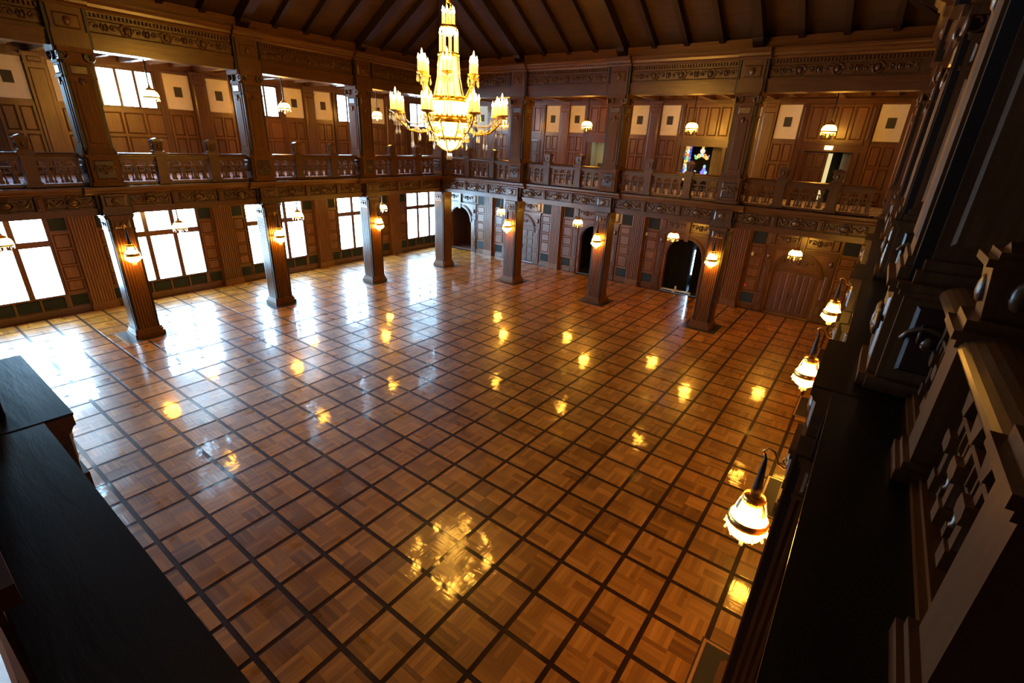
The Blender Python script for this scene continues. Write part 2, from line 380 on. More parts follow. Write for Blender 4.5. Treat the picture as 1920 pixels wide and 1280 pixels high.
for b in (-15, -9, -3, 3, 9, 15):
    wn += 1
    w = empty('window_%d' % wn, W('left', b, WALL), ANG['left']); tag(w, 'tall six-pane ground-floor window, %s bay of the window wall' % ORD[b], kind='structure')
    fm = MB()
    for a in (-1.78, 1.70): fm.box(a, a+.08, -.07, .2, .88, 4.42)
    fm.box(-1.78, 1.78, -.07, .2, 4.35, 4.42); fm.box(-1.78, 1.78, -.1, .2, .86, .95)
    obj('window_frame', cmesh('wframe', lambda: fm, 'window_frame'), 'wood_trim', w)
    for a in (-.6, .6): obj('mullion', cmesh('mull', lambda: MB().box(-.1, .1, -.05, .2, .95, 4.35), 'mullion'), 'wood_trim', w, (a, 0, 0))
    obj('transom', cmesh('trans', lambda: MB().box(-1.7, -.7, -.04, .19, 3.12, 3.38).box(-.5, .5, -.04, .19, 3.12, 3.38).box(.7, 1.7, -.04, .19, 3.12, 3.38), 'transom'), 'wood_h', w)
    for a in (-1.2, 0, 1.2):
        p = lead_pane(w, a-.5, a+.5, .95, 3.12, .1); obj('medallion', cmesh('medal', medallion_mb, 'medallion'), 'iron', p, (0, -.01, .45))
        lead_pane(w, a-.5, a+.5, 3.38, 4.35, .1)
for b in (-15, -9, -3, 3, 9, 15):
    wn += 1
    w = empty('window_%d' % wn, W('left', b, WALL), ANG['left']); tag(w, 'three-light balcony window above the panelling, %s bay of the window wall' % ORD[b], kind='structure')
    fm = MB()
    for a in (-1.08, 1.02): fm.box(a, a+.06, -.05, .2, 8.93, 10.52)
    fm.box(-1.08, 1.08, -.05, .2, 10.44, 10.52); fm.box(-1.08, 1.08, -.07, .2, 8.9, 8.98)
    obj('window_frame', cmesh('uframe', lambda: fm, 'window_frame'), 'wood_trim', w)
    for a in (-.35, .35): obj('mullion', cmesh('umull', lambda: MB().box(-.055, .055, -.04, .2, 8.98, 10.44), 'mullion'), 'wood_trim', w, (a, 0, 0))
    for a0, a1 in ((-1.02, -.405), (-.295, .295), (.405, 1.02)): lead_pane(w, a0, a1, 8.98, 10.44, .1)
for b in (-15, -9, -3, 3, 9, 15):
    # lower storey: strips beside the window, vents below
    for s in (-1, 1):
        a0, a1 = sorted((b+s*1.82, b+s*2.52))
        g = panel(wl, a0+.06, a1-.06, 3.75, 4.4, 0, 'green_glass', .03, .02, 'green_panel')
        panel_field(wl, a0, a1, .95, 3.68, 1, 4, fr=.055, gap=.012, zsplit=[.99, 1.55, 2.2, 2.95, 3.64])
        panel(wl, a0+.04, a1-.04, .34, .84, 0, 'green_glass', .03, .02, 'vent_panel')
    fm = MB()
    for i in range(5): fm.box(b-1.8+i*.86, b-1.72+i*.86, -.06, 0, .3, .86)
    fm.box(b-2.55, b+2.55, -.08, 0, .2, .3)
    obj('vent_frame', fm, 'wood_h', wl)
    for i in range(4): panel(wl, b-1.7+i*.86, b-1.02+i*.86+.08, .34, .84, 0, 'green_glass', .03, .02, 'vent_panel')
    # upper storey
    panel_field(wl, b-1.35, b+1.35, 6.15, 8.82, 3, 3, zsplit=[6.2, 6.75, 7.75, 8.77])
    for s in (-1, 1):
        a0, a1 = sorted((b+s*1.5, b+s*2.62)); cream_panel(wl, a0, a1, 8.98, 10.52)
        panel_field(wl, a0-.02, a1+.02, 6.15, 8.86, 2, 3, zsplit=[6.2, 6.75, 7.75, 8.8])
        obj('stile', cmesh('stl', lambda: MB().box(-.1, .1, -.07, 0, 6.1, 10.6), 'stile'), 'wood_trim', wl, (b+s*1.26, 0, 0)) if s else None
for x in (-12, -6, 0, 6, 12):
    fluted(wl, x, .45, 0, 5.15, n=8)
    plain_pilaster(wl, x, .34, 6.06, 10.7)
obj('wall_rail', MB().box(-17, 17, -.08, 0, 10.55, 10.64), 'wood_h', wl)
obj('baseboard_left', MB().box(-17.1, 17.1, -.09, 0, 0, .22), 'wood_h', wl)

# ------------------------------------------------------------------ arched-door wall (back)
holes = [(b-1.1, b+1.1, 0, 3.4) for b in (-15, -9, -3, 3, 9)]+[(b-1.05, b+1.05, 6.06, 8.42) for b in (-15, -9, -3, 3, 9)]
wb = obj('wall_back', grid_wall(-17.1, 17.1, 0, 12.4, holes), 'wood', None, W('back', 0, WALL), ANG['back'])
tag(wb, 'panelled walnut wall with carved arches below and gallery doorways above', kind='structure')
def spandrel_mb():
    return MB().prism([(-1.1, 3.4)]+[(-1.1*math.cos(math.pi*i/18), 2.26+1.1*math.sin(math.pi*i/18)) for i in range(19)]+[(1.1, 3.4)], 0, .3, 'y')
def archivolt_mb():
    o = [(1.26*math.cos(math.pi*i/18), 2.26+1.26*math.sin(math.pi*i/18)) for i in range(19)]
    n = [(1.06*math.cos(math.pi*i/18), 2.26+1.06*math.sin(math.pi*i/18)) for i in range(18, -1, -1)]
    mb = MB().prism(o+n, -.09, .02, 'y')
    o = [(1.2*math.cos(math.pi*i/18), 2.26+1.2*math.sin(math.pi*i/18)) for i in range(19)]
    n = [(1.12*math.cos(math.pi*i/18), 2.26+1.12*math.sin(math.pi*i/18)) for i in range(18, -1, -1)]
    return mb.prism(o+n, -.13, -.09, 'y')
def scroll_mb(w, h):       # carved leaf scrolls on a panel
    mb = MB()
    for s in (-1, 1):
        pts = []
        for i in range(15):
            a = i/14*3.6*math.pi/2; r = h*.42*(1-i/18); pts.append((s*(w*.25+r*math.cos(a)), -.03, r*math.sin(a)*.8))
        mb.tube(pts, .028, 5); mb.ell((s*w*.25, -.02, 0), (h*.14, .05, h*.14), 8, 4)
        mb.tube([(s*w*.04, -.02, -h*.3), (s*w*.1, -.035, 0), (s*w*.05, -.02, h*.35)], .025, 5)
        mb.ell((s*w*.42, -.02, h*.15), (w*.05, .04, h*.2), 8, 4)
    mb.ell((0, -.02, 0), (w*.05, .06, h*.3), 8, 5)
    return mb
def surround(b, z_arch=True):
    obj('arch_spandrel', cmesh('spandrel', spandrel_mb, 'arch_spandrel'), 'wood', wb, (b, 0, 0))
    obj('archivolt', cmesh('archivolt', archivolt_mb, 'archivolt'), 'wood_trim', wb, (b, 0, 0))
    k = obj('keystone', cmesh('keystone', lambda: MB().prism([(-.1, 3.2), (.1, 3.2), (.15, 3.62), (-.15, 3.62)], -.18, 0, 'y'), 'keystone'), 'wood_trim', wb, (b, 0, 0))
    obj('door_entablature', cmesh('dent', lambda: MB().box(-1.7, 1.7, -.16, 0, 3.58, 3.66).box(-1.66, 1.66, -.12, 0, 3.5, 3.58), 'door_entablature'), 'wood_h', wb, (b, 0, 0))
    obj('door_cornice', cmesh('dcor', lambda: MB().box(-1.7, 1.7, -.1, 0, 4.4, 4.5), 'door_cornice'), 'wood_h', wb, (b, 0, 0))
    for s in (-.72, .72):
        p = panel(wb, b+s-.58, b+s+.58, 3.72, 4.36, 0, 'carving', .03, .03, 'carved_panel')
        obj('carved_scroll', cmesh('scroll1', lambda: scroll_mb(1.1, .5), 'carved_scroll'), 'carving', p, (0, -.03, 0))
    obj('centre_block', cmesh('cblk', lambda: MB().box(-.12, .12, -.16, 0, 3.66, 4.4), 'centre_block'), 'wood_trim', wb, (b, 0, 0))
    for s in (-1, 1):
        q = obj('door_pilaster', cmesh('dpil', lambda: MB().box(-.17, .17, -.1, 0, 0, 3.5).box(-.2, .2, -.13, 0, 0, .3).box(-.2, .2, -.14, 0, .95, 1.1).box(-.2, .2, -.14, 0, 2.6, 2.72), 'door_pilaster'), 'wood_trim', wb, (b+s*1.46, 0, 0))
        obj('carved_strip', cmesh('dst', lambda: MB().frustum(-.1, .1, 1.2, 2.5, -.1, -.13, .03).frustum(-.1, .1, .4, .88, -.1, -.13, .03).ell((0, -.12, 3.1), (.1, .08, .16), 8, 5), 'carved_strip'), 'carving', q)
        panel(wb, b+s*1.46-.17, b+s*1.46+.17, 3.74, 4.36, 0, 'carving', .09, .08, 'carved_block')
def alcove(b, z0, z1, hw, mat, depth=2.6, name='alcove', floor_z=0.0):
    mb = MB(); y0, y1 = .3, depth; t = .08
    mb.box(b-hw-t, b-hw, y0, y1, z0, z1); mb.box(b+hw, b+hw+t, y0, y1, z0, z1); mb.box(b-hw-t, b+hw+t, y1, y1+t, z0, z1)
    mb.box(b-hw-t, b+hw+t, y0, y1+t, z1, z1+t); mb.box(b-hw-t, b+hw+t, y0, y1+t, z0-t, z0)
    return obj(name, mb, mat, wb)
for b in (-15, -9, -3, 3, 9): surround(b)
for b in (-15, -9, -3, 3, 9, 15):
    for s in (-1, 1):
        a0, a1 = sorted((b+s*1.72, b+s*2.5))
        panel(wb, a0+.05, a1-.05, 3.66, 4.38, 0, 'green_glass', .03, .02, 'green_panel')
        panel_field(wb, a0, a1, .92, 3.6, 1, 4, fr=.055, gap=.012, zsplit=[.96, 1.75, 2.35, 3.05, 3.56])
        panel(wb, a0+.05, a1-.05, .32, .86, 0, 'teal_vent', .03, .02, 'vent_panel')
for x in (-12, -6, 0, 6, 12):
    fluted(wb, x, .38, 0, 5.15, n=6)
    plain_pilaster(wb, x, .34, 6.06, 10.7)
obj('wall_rail', MB().box(-17, 17, -.1, 0, 10.55, 10.75), 'wood_h', wb)
obj('baseboard_back', MB().box(-17.1, -16.2, -.09, 0, 0, .22).box(-13.3, -10.7, -.09, 0, 0, .22).box(-7.3, -4.7, -.09, 0, 0, .22).box(-1.3, 1.3, -.09, 0, 0, .22).box(4.7, 7.3, -.09, 0, 0, .22).box(10.7, 17.1, -.09, 0, 0, .22), 'wood_h', wb)
for b in (-15, -9, -3, 3, 9, 15):
    for s in (-1, 1):
        a0, a1 = sorted((b+s*1.58, b+s*2.62)); cream_panel(wb, a0, a1, 8.93, 10.5)
        panel_field(wb, a0-.03, a1+.03, 6.15, 8.82, 2, 3, zsplit=[6.2, 6.75, 7.8, 8.77])
        obj('stile', cmesh('stl2', lambda: MB().box(-.12, .12, -.09, 0, 6.1, 10.6).frustum(-.07, .07, 9.0, 10.4, -.09, -.11, .03), 'stile'), 'wood_trim', wb, (b+s*1.4, 0, 0))
    panel_field(wb, b-1.24, b+1.24, 8.86, 10.5, 4, 1)
    obj('lintel', cmesh('lint', lambda: MB().box(-1.28, 1.28, -.14, 0, 8.74, 8.86).box(-1.28, 1.28, -.08, 0, 8.42, 8.74), 'lintel'), 'wood_h', wb, (b, 0, 0))
    if b == 15: panel_field(wb, b-1.05, b+1.05, 6.15, 8.42, 2, 2)
    for s in (-1, 1): obj('door_jamb', cmesh('jamb', lambda: MB().box(-.1, .1, -.08, .25, 6.06, 8.42), 'door_jamb'), 'wood_trim', wb, (b+s*1.13, 0, 0))
# rooms seen through the openings
alcove(-15, 0, 3.5, 1.35, 'passage', 2.4)
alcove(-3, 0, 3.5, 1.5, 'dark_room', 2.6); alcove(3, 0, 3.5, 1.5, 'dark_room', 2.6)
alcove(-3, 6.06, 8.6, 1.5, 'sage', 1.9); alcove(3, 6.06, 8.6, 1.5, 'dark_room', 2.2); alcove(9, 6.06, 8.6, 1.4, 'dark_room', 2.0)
obj('alcove_wainscot', MB().box(-4.3, -1.7, 1.8, 1.88, 6.06, 7.15), 'door_wood', wb)
obj('alcove_fill', MB().box(-3.6, -3.2, .5, .9, 8.5, 8.56), 'alcove_fill', wb)  # added fill emitter for the sage room, no visible fixture

# doors on the ground floor of the arched-door wall
def door_leaf_mb(w, h, nx, nz, glazed=False):
    mb = MB().box(0, w, 0, .07, 0, h); fr = .1
    for i in range(nx):
        for j in range(nz):
            a0, a1 = fr+(w-fr)*i/nx, (w-fr)*(i+1)/nx; c0, c1 = fr+(h-fr)*j/nz, (h-fr)*(j+1)/nz
            mb.frustum(a0, a1, c0, c1, 0, -.035, .04)
    return mb
def tympanum(d, b):
    obj('door_transom', MB().box(-1.1, 1.1, -.02, .2, 2.46, 2.66), 'wood_h', d)
    arc = [(1.08*math.cos(math.pi*i/16), 2.66+max(0, 2.26-2.66+1.08*math.sin(math.pi*i/16))) for i in range(17)]
    arc = [p for p in arc if p[1] > 2.661]
    obj('tympanum', MB().prism([(-.98, 2.66), (.98, 2.66)]+arc, .06, .14, 'y'), 'carving', d)
    t = obj('carved_scroll', cmesh('scroll2', lambda: scroll_mb(1.5, .5), 'carved_scroll'), 'carving', d, (0, .06, 2.95))
d = empty('door_1', W('back', 9, WALL), 0); tag(d, 'closed double oak door under a carved arched panel, at the right end', kind='structure')
for s, a in ((0, -1.08), (1, .005)):
    lf = obj('door_leaf', cmesh('leafA', lambda: MB().box(0, 1.075, 0, .07, 0, 2.46).frustum(.1, .36, .2, 2.3, 0, -.02, .03).frustum(.41, .67, .2, 2.3, 0, -.02, .03).frustum(.72, .98, .2, 2.3, 0, -.02, .03), 'door_leaf'), 'door_wood', d, (a, .1, 0))
    obj('door_handle', cmesh('dh', lambda: MB().box(-.03, .03, -.02, 0, -.14, .14).tube([(0, -.02, .08), (0, -.07, .06), (0, -.07, -.06), (0, -.02, -.08)], .015, 6), 'door_handle'), 'iron', lf, (.98 if s == 0 else .1, 0, 1.1))
obj('threshold', MB().box(-1.1, 1.1, -.1, .25, 0, .03), 'brass', d); tympanum(d, 9)
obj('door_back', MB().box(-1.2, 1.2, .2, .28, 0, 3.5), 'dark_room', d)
d = empty('door_2', W('back', -9, WALL), 0); tag(d, 'closed grey double door with small panels under a carved arch', kind='structure')
for s, a in ((0, -1.08), (1, .005)):
    lf = obj('door_leaf', cmesh('leafB', lambda: door_leaf_mb(1.075, 2.46, 2, 4), 'door_leaf'), 'grey_door', d, (a, .1, 0))
    obj('door_handle', CACHE['dh'], 'iron', lf, (.98 if s == 0 else .1, 0, 1.1))
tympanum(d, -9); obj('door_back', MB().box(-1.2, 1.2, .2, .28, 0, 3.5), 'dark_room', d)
# gallery doors
d = empty('door_3', W('back', -9, WALL, 6.06), 0); tag(d, 'closed grey-brown panelled door on the far gallery below a small lit sign', kind='structure')
for s, a in ((0, -1.03), (1, .005)):
    lf = obj('door_leaf', cmesh('leafC', lambda: door_leaf_mb(1.025, 2.34, 2, 3), 'door_leaf'), 'grey_door', d, (a, .08, 0))
    obj('door_handle', CACHE['dh'], 'iron', lf, (.94 if s == 0 else .1, 0, 1.0))
d = empty('door_4', W('back', -15, WALL, 6.06), 0); tag(d, 'closed brown panelled door on the gallery near the far corner', kind='structure')
for s, a in ((0, -1.03), (1, .005)):
    lf = obj('door_leaf', CACHE['leafC'].copy(), 'door_wood', d, (a, .08, 0)); lf.data.materials[0] = M['door_wood']
    obj('door_handle', CACHE['dh'], 'iron', lf, (.94 if s == 0 else .1, 0, 1.0))
d = empty('door_5', W('back', 9, WALL, 6.06), 0); tag(d, 'half open gallery double door showing a strip of pale self-glowing wall', kind='structure')
lf = obj('door_leaf', CACHE['leafC'].copy(), 'door_wood', d, (-1.03, .1, 0)); lf.data.materials[0] = M['door_wood']
lf2 = obj('door_leaf', lf.data, 'door_wood', d, (1.03, .1, 0), R(115))
obj('glowing_wall', MB().box(-.24, .06, 1.6, 1.66, .0, 2.3), 'lobby_glow', d)  # wall strip glows by itself in place of light falling on it
ex = obj('exit_sign', MB().box(-.17, .17, -.03, .03, -.09, .09), 'exit_sign', None, W('back', 9-.05, WALL-.12, 8.6)); tag(ex, 'glowing yellow exit sign over the half open gallery door', 'exit sign')
ex = obj('exit_sign', MB().box(-.07, .07, -.03, .03, -.13, .13), 'exit_sign', None, W('back', -8.85, WALL-.12, 8.64)); tag(ex, 'small glowing sign over the grey gallery door', 'exit sign')

# black drapes and light slit in the arch openings
def drape_mb(w, h, n=9):
    pts = [(w*i/(4*n), .06*math.sin(i*math.pi/2)) for i in range(4*n+1)]
    return MB().prism(pts+[(p[0], p[1]+.03) for p in reversed(pts)], 0, h, 'z')
for (bx, a, wd_, nm) in ((3, -1.3, 1.55, 'black drape hanging inside the arched doorway, wide half beside the light slit'), (3, .40, .9, 'black drape hanging inside the arched doorway, narrow half beside the column')):
    o = obj('drape', drape_mb(wd_, 3.35), 'drape', None, W('back', bx+a, WALL+.9)); tag(o, nm, 'curtain', 'drapes inside the arched doorways')
slit = obj('side_light', MB().box(2.9, 3.9, 2.5, 2.56, .7, 2.3), 'pane', wb)
rope = empty('floor_stand', W('back', 2.75, WALL+.3), 0); tag(rope, 'low cream cross-shaped floor stand on the threshold of the black doorway', 'stand')
obj('base_bar', MB().box(-.9, .95, -.05, .05, .02, .10).box(-.9, -.8, -.12, .12, 0, .05).box(.85, .95, -.12, .12, 0, .05), 'curtain', rope)
obj('cross_bar', MB().box(-.06, .06, -.45, .3, .03, .1), 'curtain', rope); obj('upright', MB().box(-.05, .05, -.05, .05, .1, .34), 'curtain', rope)
# stained glass in the gallery doorway
sg = empty('stained_glass_window', W('back', 3, WALL+1.5, 6.06), 0); tag(sg, 'dark stained-glass window of coloured figures seen through the gallery doorway', 'window')
obj('window_backing', MB().box(-1.48, .85, .06, .12, 0, 2.5), 'dark_room', sg)
SGC = {'y': (1, .72, .15), 'o': (1, .38, .08), 'b': (.06, .16, 1), 'c': (.25, .75, 1), 'w': (1, .95, .85), 'g': (.2, .85, .3), 'v': (.35, .2, 1)}
for k, c in SGC.items(): M['sg_'+k] = emit('stained_glass_'+k, c, .45, pattern=None)
def piece(poly, c): obj('glass_piece', MB().prism([(p[0], p[1]) for p in poly], 0, .03, 'y'), 'sg_'+c, sg)
def blob(x, z, rx, rz, c, n=7): piece([(x+rx*math.cos(2*math.pi*i/n+.3), z+rz*math.sin(2*math.pi*i/n+.3)) for i in range(n)], c)
for i in range(10):          # lancet at the left
    z = .55+i*.19
    blob(-1.27, z, .10, .125, 'yowcwygowy'[i], 6); blob(-1.12, z+.05, .06, .11, 'bvbvbbvbbv'[i], 5); blob(-1.41, z+.05, .05, .1, 'oyboyyboyo'[i], 5)
for (x, z, r, c) in ((.2, 1.78, .15, 'w'), (.04, 1.52, .13, 'y'), (.36, 1.52, .13, 'o'), (-.1, 1.42, .11, 'g'), (.5, 1.42, .11, 'y'), (.2, 1.56, .1, 'c'), (.2, 1.98, .08, 'y'), (-.2, 1.52, .05, 'c'), (.6, 1.54, .05, 'b')): blob(x-.64, z+.35, r, r, c)
for x in (-.84, -.19):
    blob(x, 1.3, .08, .11, 'c'); blob(x, 1.1, .12, .13, 'b'); blob(x-.11, .98, .1, .09, 'b'); blob(x+.12, .98, .1, .09, 'c'); blob(x, .88, .18, .06, 'v')
cu = obj('curtain', drape_mb(.5, 2.42, 5), 'curtain', None, W('back', 3.42, WALL+.4, 6.06)); tag(cu, 'cream curtain beside the stained-glass window in the gallery doorway', 'curtain')
# small fittings
for (x, z, nm) in ((5.55, 3.08, 'white wall plate on the panelling beside the fluted pilaster near the double door'), (-.1+.62, 3.3, 'white wall plate on the panelling beside the black arched doorway')):
    o = empty('wall_plate', W('back', x+1.15 if x > 3 else x, WALL-.06, z)); tag(o, nm, 'wall plate')
    obj('cover', MB().frustum(-.07, .07, -.1, .1, 0, -.02, .015), 'white_plastic', o); obj('switch', MB().box(-.02, .02, -.035, -.02, -.03, .03), 'white_plastic', o)
for (x, z, nm) in ((6.7, 1.3, 'red fire alarm button on the wall beside the closed double door'), (7.05, 7.0, 'small red alarm on the gallery panelling above the double door')):
    o = empty('fire_alarm', W('back', x, WALL-.06, z)); tag(o, nm, 'alarm'); obj('cover', MB().frustum(-.07, .07, -.09, .09, 0, -.04, .02), 'red_plastic', o); obj('button', MB().lathe([(.001, -.0), (.03, 0), (.03, .02), (.001, .02)], 10), 'white_plastic', o, (0, -.05, 0))

# ------------------------------------------------------------------ walls behind the camera and to the right
for side in ('right', 'near'):
    nm = 'wall_right' if side == 'right' else 'wall_front'
    w = obj(nm, MB().box(-17.1, 17.1, 0, .3, 0, 12.4), 'wood', None, W(side, 0, WALL), ANG[side])
    tag(w, 'panelled walnut wall behind the %s gallery' % ('right' if side == 'right' else 'near'), kind='structure')
    for b in (-9, -3, 3, 9):
        panel_field(w, b-2.5, b+2.5, 6.2, 10.4, 4, 2); panel_field(w, b-2.5, b+2.5, .3, 4.8, 4, 2)
    for x in (-12, -6, 0, 6, 12): fluted(w, x, .38, 0, 5.15, n=6); plain_pilaster(w, x, .34, 6.06, 10.7)

# ------------------------------------------------------------------ gallery slabs, carpets, gallery ceilings
for side in ('back', 'left', 'near', 'right'):
    h = 17.1 if side in ('back', 'near') else 12.3
    g = empty('floor_gallery_'+side, W(side, 0, 0), ANG[side]); tag(g, 'carpeted gallery floor along the %s side' % SIDE_WORD[side], kind='structure')
    ya = 12.3
    obj('slab', MB().box(-h, h, ya, WALL, 5.3, 6.0), 'dark_wood', g)
    obj('carpet', MB().box(-h, h, ya+.1, WALL, 6.0, 6.06), 'carpet', g)
    obj('soffit', MB().box(-h, h, ya, WALL, 5.2, 5.3), 'wood', g)
    for x in (-12, -6, 0, 6, 12): obj('soffit_beam', cmesh('sofb', lambda: MB().box(-.3, .3, 12.3, 17.0, 5.0, 5.2), 'soffit_beam'), 'wood_trim', g, (x, 0, 0)) if abs(x) < h-.1 or side in ('back', 'near') else None
    c = empty('ceiling_gallery_'+side, W(side, 0, 0), ANG[side]); tag(c, 'beamed wooden ceiling over the %s gallery' % SIDE_WORD[side], kind='structure')
    obj('boarding', MB().box(-h, h, ya, WALL, 10.95, 11.1), 'varnish', c)
    if side != 'near':
        for k in range(-15, 16):
            if abs(k*1.0) < h-.2:
                obj('ceiling_beam', cmesh(('cb', k % 3 == 0), lambda: MB().box(-.13 if k % 3 == 0 else -.09, .13 if k % 3 == 0 else .09, 12.5, 17.0, 10.72 if k % 3 == 0 else 10.78, 10.95), 'ceiling_beam'), 'varnish', c, (k*1.0, 0, 0))

# ------------------------------------------------------------------ entablatures (column line y = 12)
def cartouche_mb():
    mb = MB().ell((0, -.05, 0), (.17, .07, .12), 12, 6)
    mb.tube([(.23*math.cos(a*math.pi/9), -.03, .165*math.sin(a*math.pi/9)) for a in range(19)], .03, 6)
    for a in range(8):
        t = a*math.pi/4+.3; mb.ell((.28*math.cos(t), -.02, .2*math.sin(t)), (.055, .035, .04), 7, 4)
    return mb
def swag_mb(s):
    mb = MB(); pts = [(s*(.3+i*.05), -.035, .1-.17*math.sin(math.pi*i/7)) for i in range(8)]
    mb.tube(pts, [.02, .03, .042, .048, .048, .042, .03, .02], 6); mb.ell((s*.66, -.03, .11), (.06, .04, .06), 8, 4)
    mb.tube([(s*.66, -.03, .1), (s*.68, -.03, -.1)], [.02, .035], 6); mb.ell((s*.45, -.02, .1), (.07, .03, .035), 8, 4)
    return mb
def cornice_prof(yf, yb, z0):    # lower cornice
    return [(yb, z0), (yf+.17, z0), (yf+.15, z0+.05), (yf+.10, z0+.07), (yf+.10, z0+.11), (yf+.04, z0+.15), (yf+.02, z0+.19), (yf, z0+.20), (yf, z0+.29), (yb, z0+.29)]
for side in ('back', 'left', 'near', 'right'):
    LO = {'near': .21, 'right': .27}.get(side, .28); hx = 12.0 if side in ('back', 'near') else 11.68
    e = empty('balcony_entablature', W(side, 0, 12), ANG[side]); tag(e, 'carved wooden beam and cornice under the %s balcony rail' % SIDE_WORD[side], 'beam', 'carved beams under the balconies')
    obj('architrave', MB().box(-hx, hx, -.15, .3, 5.0, 5.12).box(-hx, hx, -.18, .3, 5.12, 5.2).box(-hx, hx, -.2, .3, 5.2, 5.25), 'wood_h', e)
    obj('frieze', MB().box(-hx, hx, -.1, .3, 5.25, 5.74), 'carving', e)
    cm = MB().prism(cornice_prof(-LO, .3, 5.72), -hx, hx, 'x'); obj('cornice', cm, 'wood_h', e)
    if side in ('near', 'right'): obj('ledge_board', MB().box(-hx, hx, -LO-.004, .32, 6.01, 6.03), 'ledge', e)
    ledge = cmesh(('ledgebreak', LO), lambda: MB().prism(cornice_prof(-LO-.18, .1, 5.722), -.84, .84, 'x'), 'cornice_break')
    for x in (-12, -6, 0, 6, 12):
        if abs(x) == 12: continue
        bk = obj('cornice_break', ledge, 'wood_h', e, (x, 0, 0))
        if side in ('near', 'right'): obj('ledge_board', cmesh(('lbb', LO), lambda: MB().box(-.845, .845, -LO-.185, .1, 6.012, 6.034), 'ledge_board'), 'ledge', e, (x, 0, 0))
        obj('column_block', cmesh('colblk', lambda: MB().box(-.46, .46, -.42, .2, 5.0, 5.25).box(-.42, .42, -.38, .2, 5.25, 5.74).frustum(-.34, .34, 5.3, 5.68, -.38, -.41, .05).ell((0, -.40, 5.49), (.16, .06, .14), 10, 5), 'column_block'), 'carving', e, (x, 0, 0))
        for q in (-.5, .5): obj('shadow_strip', cmesh('shs', lambda: MB().box(-.05, .05, -.27, .1, 5.0, 5.72), 'shadow_strip'), 'shade_black', e, (x+q, 0, 0))  # black strips painting the shade either side of each block
    if side == 'near': continue
    for b in BAYS:
        for q in (-1.78, 0, 1.78):
            p = obj('frieze_panel', cmesh('fp', lambda: MB().frustum(-.77, .77, -.2, .2, 0, -.025, .03), 'frieze_panel'), 'carving', e, (b+q, -.1, 5.495))
            obj('cartouche', cmesh('cart', cartouche_mb, 'cartouche'), 'carving', p, (0, -.03, 0))
            for s in (-1, 1): obj('swag', cmesh(('swag', s), lambda: swag_mb(s), 'swag'), 'carving', p, (0, -.025, 0))
        for q in (-.89, .89):
            obj('frieze_block', cmesh('fb', lambda: MB().box(-.11, .11, -.2, 0, 5.26, 5.73).frustum(-.07, .07, 5.32, 5.68, -.2, -.23, .02), 'frieze_block'), 'wood_trim', e, (b+q, 0, 0))
def upper_cornice(yf, yb):
    return [(yb, 11.75), (yf+.25, 11.75), (yf+.22, 11.82), (yf+.12, 11.86), (yf+.1, 11.95), (yf+.03, 12.0), (yf, 12.04), (yf, 12.12), (yb, 12.12)]
def boss_mb():
    mb = MB().ell((0, -.03, 0), (.09, .07, .12), 10, 5); mb.tube([(.17*math.cos(a*math.pi/7), -.02, .19*math.sin(a*math.pi/7)) for a in range(15)], .028, 5)
    return mb
for side in ('back', 'left', 'right'):
    e = empty('roof_entablature', W(side, 0, 12), ANG[side]); tag(e, 'carved frieze beam with dentil cornice under the roof, %s' % SIDE_WORD[side]+' row', 'beam', 'carved beams under the roof')
    obj('architrave', MB().box(-12.2, 12.2, -.05, .6, 10.55, 10.8).box(-12.2, 12.2, -.09, .6, 10.8, 10.98).box(-12.2, 12.2, -.13, .6, 10.98, 11.04), 'wood_h', e)
    obj('frieze', MB().box(-12.1, 12.1, .0, .6, 11.04, 11.75), 'carving', e)
    obj('cornice', MB().prism(upper_cornice(-.4, .6), -12.4, 12.4, 'x'), 'wood_h', e)
    dm = MB()
    for i in range(200): x = -11.94+i*.12; dm.box(x-.035, x+.035, -.1, 0, 11.6, 11.72)
    d = obj('dentils', dm, 'wood_trim', e); d['kind'] = 'stuff'
    for x in (-6, 0, 6):
        obj('column_block', cmesh('ublk', lambda: MB().box(-.5, .5, -.25, .4, 10.55, 11.04).box(-.46, .46, -.2, .4, 11.04, 11.75).frustum(-.36, .36, 11.1, 11.55, -.2, -.23, .05).ell((0, -.22, 11.32), (.12, .07, .16), 10, 5).prism(upper_cornice(-.58, .3), -.62, .62, 'x'), 'column_block'), 'wood_trim', e, (x, 0, 0))
        for q in (-.54, .54): obj('shadow_strip', cmesh('shsu', lambda: MB().box(-.045, .045, -.2, .1, 10.55, 11.75), 'shadow_strip'), 'shade_black', e, (x+q, 0, 0))  # shade beside the upper blocks, painted as black strips
    for b in BAYS:
        for q in (-1.92, -.64, .64, 1.92):
            p = obj('frieze_panel', cmesh('ufp', lambda: MB().frustum(-.6, .6, -.21, .21, 0, -.025, .04), 'frieze_panel'), 'carving', e, (b+q, 0, 11.32))
            obj('carved_scroll', cmesh('scroll3', lambda: scroll_mb(1.1, .36), 'carved_scroll'), 'carving', p, (0, -.02, 0))
        for q in (-1.28, 0, 1.28): obj('boss', cmesh('boss', boss_mb, 'boss'), 'wood_trim', e, (b+q, -.02, 11.32))

